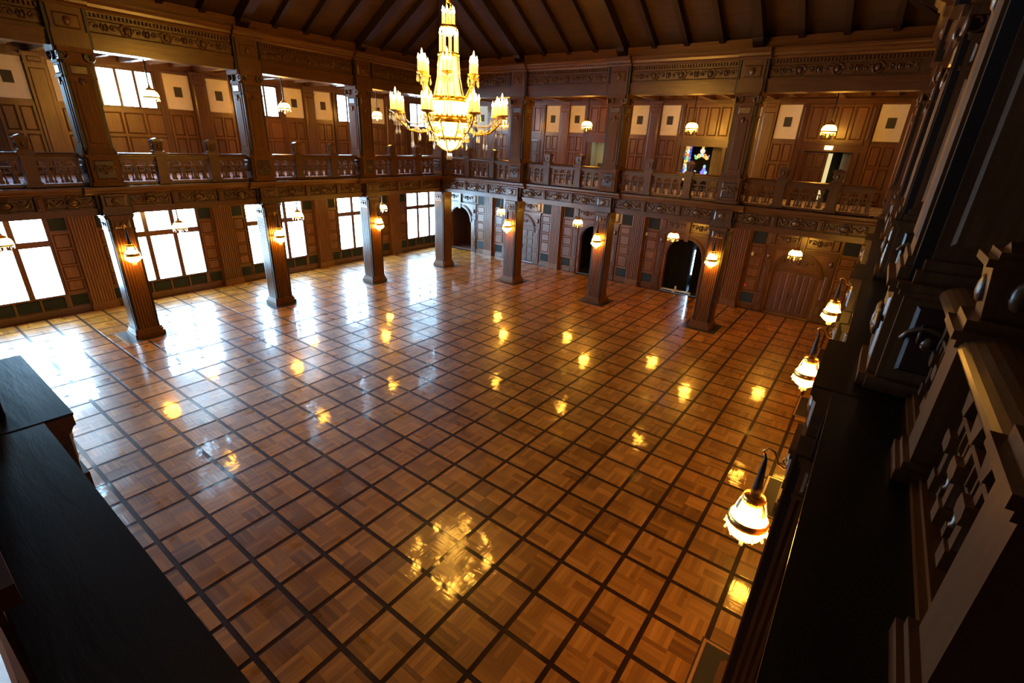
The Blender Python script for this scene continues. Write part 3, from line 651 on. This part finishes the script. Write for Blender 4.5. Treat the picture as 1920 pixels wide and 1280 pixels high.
# ------------------------------------------------------------------ roof
SL = .58
ceiling = empty('ceiling', (HX, HY, 0)); tag(ceiling, 'steep dark timber roof with rafters rising to a point over the hall', kind='structure')
def rz_(y): return 12.52+(12.3-y)*SL
for side in ('back', 'left', 'near', 'right'):
    s = MB(); a = 12.7
    v = [(-a, a, rz_(a)+.02), (a, a, rz_(a)+.02), (0, 0, rz_(0)+.02), (-a, a, rz_(a)+.22), (a, a, rz_(a)+.22), (0, 0, rz_(0)+.22)]
    s.add(v, [(0, 2, 1), (3, 4, 5), (0, 1, 4, 3), (1, 2, 5, 4), (2, 0, 3, 5)])
    obj('roof_slope', s, 'roof_board', ceiling, (0, 0, 0), ANG[side])
    if side == 'near': continue
    obj('roof_plate', MB().box(-12.3, 12.3, 12.02, 12.3, 12.1, 12.55), 'wood_h', ceiling, (0, 0, 0), ANG[side])
    for k in range(-7, 8):
        x = k*1.5; big = k % 4 == 0; hw, dp = (.2, .5) if big else (.11, .3); yt = abs(x)+.12; yb = 12.05 if big else 12.1
        if yt > 11.5: continue
        poly = [(yb, rz_(yb)), (yt, rz_(yt)), (yt, rz_(yt)-dp), (yb-.28, rz_(yb-.28)-dp), (yb, rz_(yb)-dp*.75)]
        o = obj('rafter', MB().prism(poly, -hw, hw, 'x'), 'rafter', ceiling, (0, 0, 0), ANG[side]); a = ANG[side]
        o.location = (x*math.cos(a), x*math.sin(a), 0)
        if big: obj('rafter_foot', cmesh('rfoot', lambda: MB().prism([(12.02, 12.1), (12.02, 12.5), (11.4, 12.6), (11.6, 12.35), (11.85, 12.2)], -.2, .2, 'x'), 'rafter_foot'), 'rafter', o)
for a in (R(45), R(135), R(-45), R(-135)):
    o = obj('hip_rafter', cmesh('hip', lambda: MB().prism([(.3, rz_(0)-.15), (17.1, rz_(12.1)), (17.1, rz_(12.1)-.3), (.3, rz_(0)-.6)], -.16, .16, 'y'), 'hip_rafter'), 'rafter', ceiling, (0, 0, 0), a)

# ------------------------------------------------------------------ columns of the ground floor
def notch_poly(h, n, fl=0, dep=.03):
    """square plan with notched corners; flutes on the four faces"""
    pts = []
    face = []
    w = 2*(h-n)/(2*fl+1) if fl else 0
    face.append((-(h-n), -h))
    for i in range(fl):
        a = -(h-n)+w*(2*i+1); face += [(a, -h), (a+w*.25, -h+dep), (a+w*.75, -h+dep), (a+w, -h)]
    face.append((h-n, -h))
    for k in range(4):
        a = k*math.pi/2; c, s = math.cos(a), math.sin(a)
        pts += [(x*c-y*s, x*s+y*c) for x, y in face]
        q = (h-n, -(h-n)); pts.append((q[0]*c-q[1]*s, q[0]*s+q[1]*c))
    return pts
def notch_shade_strips(parent, a, b, z0, z1):
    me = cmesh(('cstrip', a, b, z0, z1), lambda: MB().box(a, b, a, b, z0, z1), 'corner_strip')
    for k in range(4): obj('corner_strip', me, 'shade_black', parent, (0, 0, 0), k*math.pi/2)  # black fillers that paint the shade inside the notched corners
def make_column(loc, rz, label):
    c = empty('column', loc, rz); tag(c, label, 'column', 'fluted columns holding up the gallery')
    obj('plinth', cmesh('cpl', lambda: MB().prism(notch_poly(.54, .06), .015, .2, 'z').prism(notch_poly(.5, .07), .2, .3, 'z').prism(notch_poly(.48, .09), .3, .38, 'z'), 'plinth'), 'column_wood', c)
    obj('shaft', cmesh('csh', lambda: MB().prism(notch_poly(.43, .12, 6), .38, 4.4, 'z'), 'shaft'), 'column_wood', c)
    notch_shade_strips(c, .30, .405, .3, 4.985)
    k = obj('capital', cmesh('cca', lambda: MB().prism(notch_poly(.45, .12), 4.4, 4.46, 'z').prism(notch_poly(.435, .12), 4.46, 4.84, 'z').prism(notch_poly(.465, .12), 4.84, 4.92, 'z').prism(notch_poly(.49, .12), 4.92, 4.985, 'z'), 'capital'), 'column_wood', c)
    for i in range(4):
        obj('carved_panel', cmesh('ccp', lambda: MB().frustum(-.26, .26, 4.5, 4.8, -.435, -.455, .03).ell((0, -.45, 4.65), (.09, .05, .09), 8, 5).ell((-.17, -.45, 4.65), (.05, .03, .08), 8, 4).ell((.17, -.45, 4.65), (.05, .03, .08), 8, 4), 'carved_panel'), 'carving', k, (0, 0, 0), i*math.pi/2)
    # inlaid mat in the floor around it
    m = obj('floor_mat', cmesh('mat', lambda: MB().box(-.92, .92, -.92, .92, .001, .014), 'floor_mat'), 'mat_dark', floor, loc)
    bm_ = MB()
    for a, b in ((.84, .89),): bm_.box(-b, b, -b, -a, .012, .017).box(-b, b, a, b, .012, .017).box(-b, -a, -a, a, .012, .017).box(a, b, -a, a, .012, .017)
    obj('mat_border', cmesh('matb', lambda: bm_, 'mat_border'), 'mat_light', m)
    return c
CL = {('left', -6): 'fluted wooden column with a lantern, nearest of the window row', ('left', 0): 'fluted wooden column with a lantern, second of the window row',
      ('left', 6): 'fluted wooden column with a lantern, third of the window row before the corner', ('left', 12): 'corner column without a lantern where the two far rows meet',
      ('back', -6): 'fluted column with a lantern, first after the corner in the arched-door row', ('back', 0): 'fluted column with a lantern, middle of the arched-door row',
      ('back', 6): 'fluted column with a lantern beside the black draped doorway', ('back', 12): 'corner column hidden behind the dark balcony at the right',
      ('right', -6): 'fluted column under the dark right-hand balcony, farthest from the camera', ('right', 0): 'fluted column under the dark right-hand balcony, middle one',
      ('right', 6): 'fluted column under the dark right-hand balcony, nearest the camera'}
for (side, x), lb in CL.items(): make_column(W(side, x, 12), ANG[side], lb)

# ------------------------------------------------------------------ upper piers of the gallery
BAL = {'left': 12.3, 'back': 12.3, 'right': 12.45, 'near': 12.5}
PL = {('left', -6): 'wooden gallery pier above the nearest window-row column', ('left', 0): 'wooden gallery pier above the second window-row column', ('left', 6): 'wooden gallery pier above the third window-row column',
      ('left', 12): 'wooden gallery pier in the far corner behind the chandelier', ('back', -6): 'wooden gallery pier first after the corner above the arched-door row', ('back', 0): 'wooden gallery pier in the middle of the arched-door row',
      ('back', 6): 'wooden gallery pier between the stained glass and the half open door', ('back', 12): 'wooden gallery pier at the dark right far corner',
      ('right', -6): 'dark gallery pier on the right-hand balcony, farthest', ('right', 0): 'dark gallery pier on the right-hand balcony, middle one', ('right', 6): 'tall dark gallery pier on the right-hand balcony, nearest the camera',
      ('near', 6): None, ('near', -6): 'dark gallery pier at the lower left corner beside the near ledge'}
def make_pier(side, x, label):
    off = BAL[side]
    p = empty('gallery_pier', W(side, x, off), ANG[side])
    if abs(x) == 12: p.location = W(side, 12.3 if x > 0 else -12.3, off)
    tag(p, label, 'pier', 'wooden piers of the gallery')
    obj('pedestal', cmesh('pped', lambda: MB().prism(notch_poly(.56, .07), 6.035, 6.16, 'z').prism(notch_poly(.5, .08), 6.16, 7.02, 'z').prism(notch_poly(.55, .08), 7.02, 7.08, 'z').prism(notch_poly(.58, .08), 7.08, 7.14, 'z'), 'pedestal'), 'pier_wood', p)
    for i in range(4): 
        q = obj('pedestal_panel', cmesh('ppp', lambda: MB().frustum(-.3, .3, 6.28, 6.94, -.5, -.52, .03), 'pedestal_panel'), 'dark_wood', p, (0, 0, 0), i*math.pi/2)
        obj('carved_scroll', cmesh('pps', lambda: scroll_mb(.5, .5), 'carved_scroll'), 'carving', q, (0, -.51, 6.61))
    obj('base', cmesh('pba', lambda: MB().prism(notch_poly(.52, .12), 7.14, 7.26, 'z').prism(notch_poly(.49, .13), 7.26, 7.36, 'z'), 'base'), 'pier_wood', p)
    notch_shade_strips(p, .31, .43, 7.14, 10.4)
    obj('shaft', cmesh('psh', lambda: MB().prism(notch_poly(.46, .14), 7.36, 9.62, 'z'), 'shaft'), 'pier_wood', p)
    for i in range(4):
        obj('shaft_panel', cmesh('pspn', lambda: MB().frustum(-.23, .23, 7.5, 9.5, -.46, -.485, .03), 'shaft_panel'), 'pier_wood', p, (0, 0, 0), i*math.pi/2)
        obj('necking_panel', cmesh('pnk', lambda: MB().frustum(-.26, .26, 9.72, 10.02, -.46, -.49, .04).ell((0, -.48, 9.5), (.08, .05, .14), 8, 4), 'necking_panel'), 'carving', p, (0, 0, 0), i*math.pi/2)
    obj('necking', cmesh('pne', lambda: MB().prism(notch_poly(.5, .14), 9.62, 9.68, 'z').prism(notch_poly(.465, .14), 9.68, 10.06, 'z').prism(notch_poly(.51, .14), 10.06, 10.14, 'z'), 'necking'), 'pier_wood', p)
    c = obj('capital', cmesh('pcp', lambda: MB().prism(notch_poly(.4, .1), 10.14, 10.4, 'z').prism(notch_poly(.56, .1), 10.4, 10.55, 'z'), 'capital'), 'pier_wood', p)
    for s in (-1, 1):
        for f in range(4):
            a = f*math.pi/2
            obj('volute', cmesh('vol', lambda: MB().tube([(.2*math.cos(t)*(.4+.06*t)+.02, 0, .2*math.sin(t)*(.4+.06*t)) for t in [i*.5 for i in range(16)]], .045, 6), 'volute'), 'carving', c, (s*.36*math.cos(a)+.44*math.sin(a), s*.36*math.sin(a)-.44*math.cos(a), 10.3), a)
    return p
for (side, x), lb in PL.items():
    if lb: make_pier(side, x, lb)

# ------------------------------------------------------------------ balustrades, one per bay
def arch_baluster_mb():
    """one arched opening of a balustrade panel, .46 wide, from z 0 to .80"""
    w, h = .23, .80; sp = .56
    pts = [(-w, h), (-w, sp)]+[(-.17, sp)]+[(-.17*math.cos(math.pi*i/10), sp+.02+.17*math.sin(math.pi*i/10)) for i in range(11)]+[(.17, sp), (w, sp), (w, h)]
    return MB().prism(pts, -.05, .05, 'y')
def transom_mb(): return MB().box(-.21, .21, -.055, .055, .53, .57).box(-.2, .2, -.03, .03, .33, .36).box(-.09, -.06, -.04, .04, .36, .53).box(.06, .09, -.04, .04, .36, .53)
def slender_mb():
    mb = MB().prism([(-.035, -.035), (.035, -.035), (.035, .035), (-.035, .035)], .0, .08, 'z')
    mb.lathe([(.035, .08), (.022, .1), (.03, .2), (.02, .3), (.018, .53)], 6); return mb
def post_mb(): 
    mb = MB().box(-.06, .06, -.08, .08, 0, .12).box(-.045, .045, -.06, .06, .12, .3).prism([(-.07, .3), (.07, .3), (.09, .36), (.07, .42), (-.07, .42), (-.09, .36)], -.09, .09, 'y').box(-.04, .04, -.05, .05, .42, .56)
    mb.prism([(-.1, .70), (-.04, .56), (.04, .56), (.1, .70)], -.07, .07, 'y'); return mb
def newel_parts(parent, x, detail=True):
    n = obj('newel_post', cmesh('nwl', lambda: MB().box(-.25, .25, -.25, .25, .0, .10).box(-.22, .22, -.22, .22, .1, .16).box(-.18, .18, -.18, .18, .14, 1.05).box(-.21, .21, -.21, .21, 1.05, 1.11).box(-.245, .245, -.245, .245, 1.11, 1.17).box(-.2, .2, -.2, .2, 1.17, 1.24), 'newel_post'), 'wood_trim', parent, (x, 0, 0))
    def fin():
        mb = MB(); s0, s1 = .13, .18
        mb.add([(-s0,-s0,1.24),(s0,-s0,1.24),(s0,s0,1.24),(-s0,s0,1.24),(-s1,-s1,1.58),(s1,-s1,1.58),(s1,s1,1.58),(-s1,s1,1.58)], [(0,3,2,1),(4,5,6,7),(0,1,5,4),(1,2,6,5),(2,3,7,6),(3,0,4,7)])
        mb.box(-.22, .22, -.22, .22, 1.58, 1.63).box(-.17, .17, -.17, .17, 1.63, 1.67).prism([(-.12, 1.67), (.12, 1.67), (0, 1.72)], -.12, .12, 'y'); return mb
    obj('finial', cmesh('nfin', fin, 'finial'), 'wood_trim', n)
    for i in range(4):
        obj('oval_boss', cmesh('nov', lambda: MB().ell((0, -.16, 1.42), (.055, .035, .1), 10, 5), 'oval_boss'), 'carving', n, (0, 0, 0), i*math.pi/2)
    return n
BL = {}
def make_balustrade(side, b, label):
    r = empty('balustrade', W(side, b, BAL[side], 6.035), ANG[side]); tag(r, label, 'balustrade', 'wooden balustrades around the gallery')
    cut = side == 'right' and b == 9; xe = .85 if cut else 2.40
    obj('hand_rail', cmesh(('hrail', cut), lambda: MB().prism([(-.15, 1.02), (.15, 1.02), (.19, 1.04)]+[(.19*math.cos(k*math.pi/12), 1.05+.11*math.sin(k*math.pi/12)) for k in range(13)]+[(-.19, 1.04)], -2.40, xe, 'x'), 'hand_rail'), 'wood_h', r)
    obj('rail_moulding', cmesh(('rmld', cut), lambda: MB().box(-2.40, xe, -.12, .12, .96, 1.02).box(-2.40, xe, -.09, .09, .92, .96), 'rail_moulding'), 'wood_h', r)
    obj('bottom_rail', cmesh(('brail', cut), lambda: MB().box(-2.40, xe, -.14, .14, 0, .05).box(-2.40, xe, -.1, .1, .05, .09), 'bottom_rail'), 'wood_h', r)
    for x in (-1, 1): newel_parts(r, x)
    for pc in ((-1.7, 0) if cut else (-1.7, 0, 1.7)):
        for q in (-.43, 0, .43):
            x = pc+q
            a = obj('baluster_arch', cmesh('barch', arch_baluster_mb, 'baluster_arch'), 'wood_trim', r, (x, 0, .12))
            obj('transom_bar', cmesh('btran', transom_mb, 'transom_bar'), 'wood_h', a)
            for s in (-.09, .09): obj('baluster', cmesh('bslen', slender_mb, 'baluster'), 'wood_trim', a, (s, 0, 0))
        for q in (-.6, -.215, .215, .6): obj('baluster_post', cmesh('bpost', post_mb, 'baluster_post'), 'wood_trim', r, (pc+q, 0, .13))
    return r
for side, names in (('left', ('nearest', 'second', 'third', 'far-corner')), ('back', ('far-corner', 'second', 'third', 'far right'))):
    for b, n in zip(BAYS, names): make_balustrade(side, b, 'arched wooden balustrade, %s bay of the %s gallery' % (n, 'window-wall' if side == 'left' else 'arched-door-wall'))
for b, n in zip(BAYS, ('farthest', 'second farthest', 'second nearest', 'nearest')): make_balustrade('right', b, 'dark arched balustrade, %s bay of the right-hand gallery' % n)
make_balustrade('near', -9, 'dark balustrade rail at the lower left corner, just below the viewpoint')
make_balustrade('near', -3, 'dark balustrade beyond the pier at the left edge by the near ledge')

# ------------------------------------------------------------------ lamps
def fringe_mb(r, z, n, ln):
    mb = MB()
    for i in range(n):
        a = 2*math.pi*i/n; mb.lathe([(.001, z-ln), (.02, z-ln*.8), (.008, z-ln*.3), (.001, z)], 5, (r*math.cos(a), r*math.sin(a), 0))
    return mb
def make_pendant(loc, top, label, group):
    p = empty('pendant_lamp', loc); tag(p, label, 'pendant lamp', group)
    h = top-loc[2]
    obj('rod', cmesh(('prod', round(h, 2)), lambda: MB().tube([(0, 0, .38), (0, 0, h)], .03, 6).lathe([(.001, h-.1), (.07, h-.08), (.1, h)], 8), 'rod'), 'iron', p)
    obj('cap', cmesh('pcap', lambda: MB().lathe([(.03, .42), (.05, .36), (.07, .3), (.16, .26), (.17, .2)], 10), 'cap'), 'brass', p)
    obj('shade', cmesh('pshade', lambda: MB().lathe([(.001, .22), (.16, .2), (.25, .13), (.29, .03), (.3, -.06), (.26, -.1), (.15, -.12), (.001, -.13)], 14), 'shade'), 'shade', p)
    obj('rim', cmesh('prim', lambda: MB().lathe([(.305, -.03), (.325, -.05), (.315, -.09), (.295, -.09)], 14), 'rim'), 'brass', p)
    f = obj('crystal_fringe', cmesh('pfr', lambda: fringe_mb(.29, -.08, 12, .14), 'crystal_fringe'), 'crystal', p); f['kind'] = 'stuff'
    obj('crystal_drop', cmesh('pdrop', lambda: MB().lathe([(.001, -.34), (.05, -.26), (.02, -.17), (.001, -.12)], 8), 'crystal_drop'), 'crystal', p)
    return p
WN = ['nearest', 'second', 'third', 'fourth']
for i, b in enumerate(BAYS):
    make_pendant(W('left', b, 14.6, 3.85), 5.2, 'domed pendant lamp under the gallery in front of the %s window' % WN[i], 'pendant lamps under the galleries')
    if b > -9: make_pendant(W('left', b, 14.6, 9.38), 10.95, 'domed pendant lamp on the upper gallery before the %s balcony window' % WN[i], 'pendant lamps on the upper gallery')
BN = ['by the far grey door', 'by the dark arch beside the middle column', 'in front of the black draped doorway', 'in front of the closed double door']
UN = ['by the grey gallery door', 'before the sage green gallery opening', 'above the stained-glass doorway', 'above the half open gallery door']
for i, b in enumerate(BAYS):
    make_pendant(W('back', b, 14.55, 3.78), 5.2, 'domed pendant lamp under the gallery '+BN[i], 'pendant lamps under the galleries')
    make_pendant(W('back', b, 14.55, 9.28), 10.95, 'domed pendant lamp on the upper gallery '+UN[i], 'pendant lamps on the upper gallery')
def scroll_pts(n=22):
    pts = [(0, .27, 1.04), (0, .22, 1.0), (0, .14, .98), (0, .06, 1.02), (0, .0, 1.08), (0, -.02, 1.14)]
    return pts
def make_lantern(side, x, label):
    p = empty('column_lantern', W(side, x, 12-.71, 3.5), ANG[side]); tag(p, label, 'lantern', 'lanterns on the column faces')
    b = MB(); b.tube([(0, .32, 1.1), (0, .3, 1.02), (0, .22, .98), (0, .14, 1.02), (0, .12, 1.1), (0, .07, 1.17), (0, 0, 1.18), (0, -.05, 1.13), (0, -.03, 1.08)], .016, 6)
    b.tube([(0, .24+.05*math.cos(t), 1.09+.05*math.sin(t)) for t in [i*.6 for i in range(10)]], .012, 5); b.box(-.07, .07, .3, .33, .95, 1.2)
    obj('bracket', cmesh('lbr', lambda: b, 'bracket'), 'brass', p)
    obj('tassel', cmesh('lta', lambda: MB().tube([(0, -.02, 1.1), (0, 0, 1.02), (0, 0, .95), (0, 0, .6), (0, 0, .42)], [.012, .02, .03, .055, .075], 8), 'tassel'), 'iron', p)
    obj('crown', cmesh('lcr', lambda: MB().lathe([(.14, .42), (.15, .40), (.15, .33), (.13, .32), (.12, .36)], 14).lathe([(.001, .38), (.14, .38)], 14), 'crown'), 'brass', p)
    cf = MB()
    for i in range(12):
        a = i*math.pi/6; cf.prism([(-.035, .2), (.035, .2), (.03, .34), (0, .4), (-.03, .34)], -.005, .005, 'y')
        for v in range(len(cf.v)-10, len(cf.v)):
            X, Y, Z = cf.v[v]; Y -= .17+(.3-Z)*.25; cf.v[v] = (X*math.cos(a)-Y*math.sin(a), X*math.sin(a)+Y*math.cos(a), Z)
    obj('upper_glass', cmesh('lug', lambda: MB().lathe([(.13, .34), (.17, .28), (.2, .16), (.235, .06)], 14), 'upper_glass'), 'shade', p)
    obj('leaf_cresting', cmesh('llc', lambda: cf, 'leaf_cresting'), 'crystal', p)
    obj('band', cmesh('lba', lambda: MB().lathe([(.245, .08), (.265, .06), (.265, -.02), (.25, -.04)], 16), 'band'), 'brass', p)
    obj('bowl', cmesh('lbo', lambda: MB().lathe([(.25, -.03), (.27, -.09), (.22, -.2), (.13, -.27), (.001, -.29)], 14), 'bowl'), 'shade', p)
    f = obj('crystal_fringe', cmesh('lfr', lambda: fringe_mb(.275, -.05, 12, .12), 'crystal_fringe'), 'crystal', p); f['kind'] = 'stuff'
    for a in range(3): obj('crystal_drop', cmesh('ldr', lambda: MB().lathe([(.001, -.42), (.03, -.39), (.03, -.34), (.008, -.28), (.001, -.2)], 8), 'crystal_drop'), 'crystal', p, (.06*math.cos(a*2.1), .06*math.sin(a*2.1), 0))
    return p
LL = {('left', -6): 'lit lantern on the nearest column of the window row', ('left', 0): 'lit lantern on the second column of the window row', ('left', 6): 'lit lantern on the third column of the window row',
      ('back', -6): 'lit lantern on the first column after the far corner', ('back', 0): 'lit lantern on the middle column of the arched-door row', ('back', 6): 'lit lantern on the column beside the black draped doorway',
      ('right', -6): 'lit lantern hanging below the far part of the dark right ledge', ('right', 0): 'lit lantern half hidden by the dark right ledge', ('right', 6): 'large lit lantern on a scrolled bracket, nearest at the lower right'}
for (s, x), lb in LL.items(): make_lantern(s, x, lb)

# ------------------------------------------------------------------ chandelier
ch = empty('chandelier', (HX, HY, 0)); tag(ch, 'great gilt and crystal chandelier with tiers of lit candles', 'chandelier')
def ring(r, z0, z1, n=24, b=.04): return MB().lathe([(r-.02, z0), (r+b*.5, z0), (r+b, (z0+z1)/2), (r+b*.5, z1), (r-.02, z1), (r-.02, z0)], n)
obj('suspension_rod', MB().tube([(0, 0, 12.1), (0, 0, rz_(0))], .03, 6), 'brass', ch)
for i in range(4):
    l = MB().tube([(.09*math.cos(t*math.pi/6), 0, .13*math.sin(t*math.pi/6)) for t in range(13)], .022, 6)
    obj('chain_link', l, 'gold', ch, (0, 0, 11.82+i*.2), (i % 2)*math.pi/2)
candle = cmesh('cndl', lambda: MB().lathe([(.001, 0), (.034, 0), (.03, .34), (.001, .34)], 7), 'candle')
flame = cmesh('flme', lambda: MB().lathe([(.001, 0), (.028, .03), (.032, .07), (.018, .13), (.001, .19)], 7), 'bulb')
def put_candle(parent, x, y, z, s=1.0):
    c = obj('candle', candle, 'candle', parent, (x, y, z)); c.scale = (1, 1, s)
    f = obj('bulb', flame, 'bulb', parent, (x, y, z+.34*s))
for (nm, n, r, z, s, zr) in (('top_tier', 6, .17, 11.3, .9, 11.22), ('second_tier', 9, .26, 10.58, 1.35, 10.5)):
    t = obj(nm, ring(r+.04, zr, zr+.1, 18).lathe([(.001, zr+.02), (r+.04, zr+.03)], 18), 'gold', ch)
    for i in range(n): a = 2*math.pi*i/n; put_candle(t, r*math.cos(a), r*math.sin(a), z, s)
obj('finial_cup', MB().lathe([(.12, 11.05), (.2, 11.2), (.24, 11.24), (.24, 11.28), (.12, 11.24)], 14), 'chand_neck', ch)
n = obj('crystal_neck', MB().lathe([(.25, 10.5), (.26, 10.3), (.30, 9.9), (.36, 9.55), (.42, 9.42)], 20), 'chand_neck', ch)
for i in range(14): a = 2*math.pi*i/14; obj('bead_strand', MB().tube([(.31*math.cos(a), .31*math.sin(a), 10.5), (.35*math.cos(a), .35*math.sin(a), 9.95), (.47*math.cos(a), .47*math.sin(a), 9.42)], .016, 5), 'crystal', n)
obj('upper_band', ring(.5, 9.27, 9.42), 'gold', ch)
obj('drum', MB().lathe([(.52, 9.27), (.58, 9.1), (.64, 8.86)], 24), 'chand_glass', ch)
b = obj('main_band', ring(.66, 8.68, 8.87, b=.06), 'gold', ch)
cr = MB()
for i in range(28): a = 2*math.pi*i/28; cr.ell((.7*math.cos(a), .7*math.sin(a), 8.88), (.04, .04, .05), 6, 4)
obj('cresting', cr, 'gold', b)['kind'] = 'stuff'
bw = obj('main_bowl', MB().lathe([(.66, 8.68), (.63, 8.55), (.55, 8.4), (.45, 8.28)], 24), 'chand_glass', ch)
for i in range(8): a = 2*math.pi*(i+.5)/8; obj('bowl_rib', MB().tube([(r*math.cos(a), r*math.sin(a), z) for r, z in ((.69, 8.68), (.655, 8.55), (.575, 8.4), (.47, 8.27))], .025, 6), 'gold', bw)
obj('lower_band', ring(.43, 8.18, 8.29), 'brass', ch)
lb_ = obj('lower_bowl', MB().lathe([(.41, 8.18), (.36, 8.04), (.24, 7.93), (.1, 7.88), (.001, 7.87)], 20), 'chand_glass', ch)
for i in range(6): a = 2*math.pi*i/6; obj('bowl_rib', MB().tube([(r*math.cos(a), r*math.sin(a), z) for r, z in ((.43, 8.18), (.38, 8.03), (.26, 7.92), (.1, 7.86))], .022, 6), 'gold', lb_)
obj('bottom_knob', MB().lathe([(.001, 7.78), (.08, 7.8), (.1, 7.85), (.06, 7.89)], 10), 'gold', ch)
drop = cmesh('drop', lambda: MB().lathe([(.001, -.24), (.035, -.19), (.028, -.12), (.012, -.05), (.001, 0)], 7), 'crystal_drop')
ldrop = cmesh('ldrop', lambda: MB().lathe([(.001, -.5), (.035, -.43), (.03, -.36), (.012, -.3), (.010, 0)], 7), 'crystal_drop')
for i in range(6): a = i*math.pi/3; obj('crystal_drop', drop, 'crystal', ch, (.07*math.cos(a), .07*math.sin(a), 7.82))
for i in range(24): a = i*math.pi/12; obj('crystal_drop', drop, 'crystal', ch, (.62*math.cos(a), .62*math.sin(a), 8.35))
def arm(ang, r, z, ncand, rc, up, long):
    a_ = empty('arm', (0, 0, 0), ang); a_.parent = ch
    if long: path = [(.6, 0, 8.5), (.95, 0, 8.35), (1.35, 0, 8.42), (r-.05, 0, z-.22), (r, 0, z-.02)]
    else: path = [(.42, 0, 9.4), (.62, 0, 9.42), (r-.06, 0, z-.25), (r, 0, z-.02)]
    obj('branch', MB().tube(path, .03, 6), 'gold', a_)
    obj('cup', cmesh(('cup', rc), lambda: MB().lathe([(.001, -.1), (.04, -.08), (.05, -.05), (rc+.05, -.02), (rc+.07, .02), (rc+.04, .03), (.001, .02)], 12), 'cup'), 'brass', a_, (r, 0, z))
    for i in range(ncand):
        t = 2*math.pi*i/ncand; put_candle(a_, r+rc*math.cos(t), rc*math.sin(t), z+.02, .85)
    put_candle(a_, r, 0, z+.02, 1.25)
    for i in range(5):
        t = 2*math.pi*i/5; obj('crystal_drop', drop, 'crystal', a_, (r+(rc+.05)*math.cos(t), (rc+.05)*math.sin(t), z-.02))
    if long:
        obj('crystal_drop', ldrop, 'crystal', a_, (r, 0, z-.15)); obj('crystal_drop', ldrop, 'crystal', a_, (1.25, 0, 8.4)); obj('crystal_drop', drop, 'crystal', a_, (1.0, 0, 8.35))
        for q, (xr, zr) in enumerate(((.72, 8.5), (.86, 8.42), (1.02, 8.4), (1.2, 8.42), (1.38, 8.48), (1.52, 8.58), (1.6, 8.7))):
            obj('crystal_bead', cmesh('cbead', lambda: MB().ell((0, 0, 0), (.05, .05, .06), 7, 4), 'crystal_bead'), 'crystal', a_, (xr, (-1)**q*.05, zr))
        obj('bead_strand', cmesh('festoon', lambda: MB().tube([(.72, 0, 8.75), (1.0, 0, 8.6), (1.3, 0, 8.6), (1.62, 0, 8.85)], .018, 5), 'bead_strand'), 'crystal', a_)
        obj('rosette', cmesh('ros', lambda: MB().ell((0, 0, 0), (.08, .05, .08), 8, 5), 'rosette'), 'crystal', a_, (1.1, 0, 8.46))
    else:
        for k in (-.06, 0, .06): obj('bead_strand', MB().tube([(r, k, z-.1), (.75, k*1.5, 8.9)], .012, 5), 'crystal', a_)
for i in range(8): arm(R(22.6+45*i), 1.72, 8.92, 5, .14, True, True)
for i in range(6): arm(R(10+60*i), .88, 10.0, 4, .11, True, False)
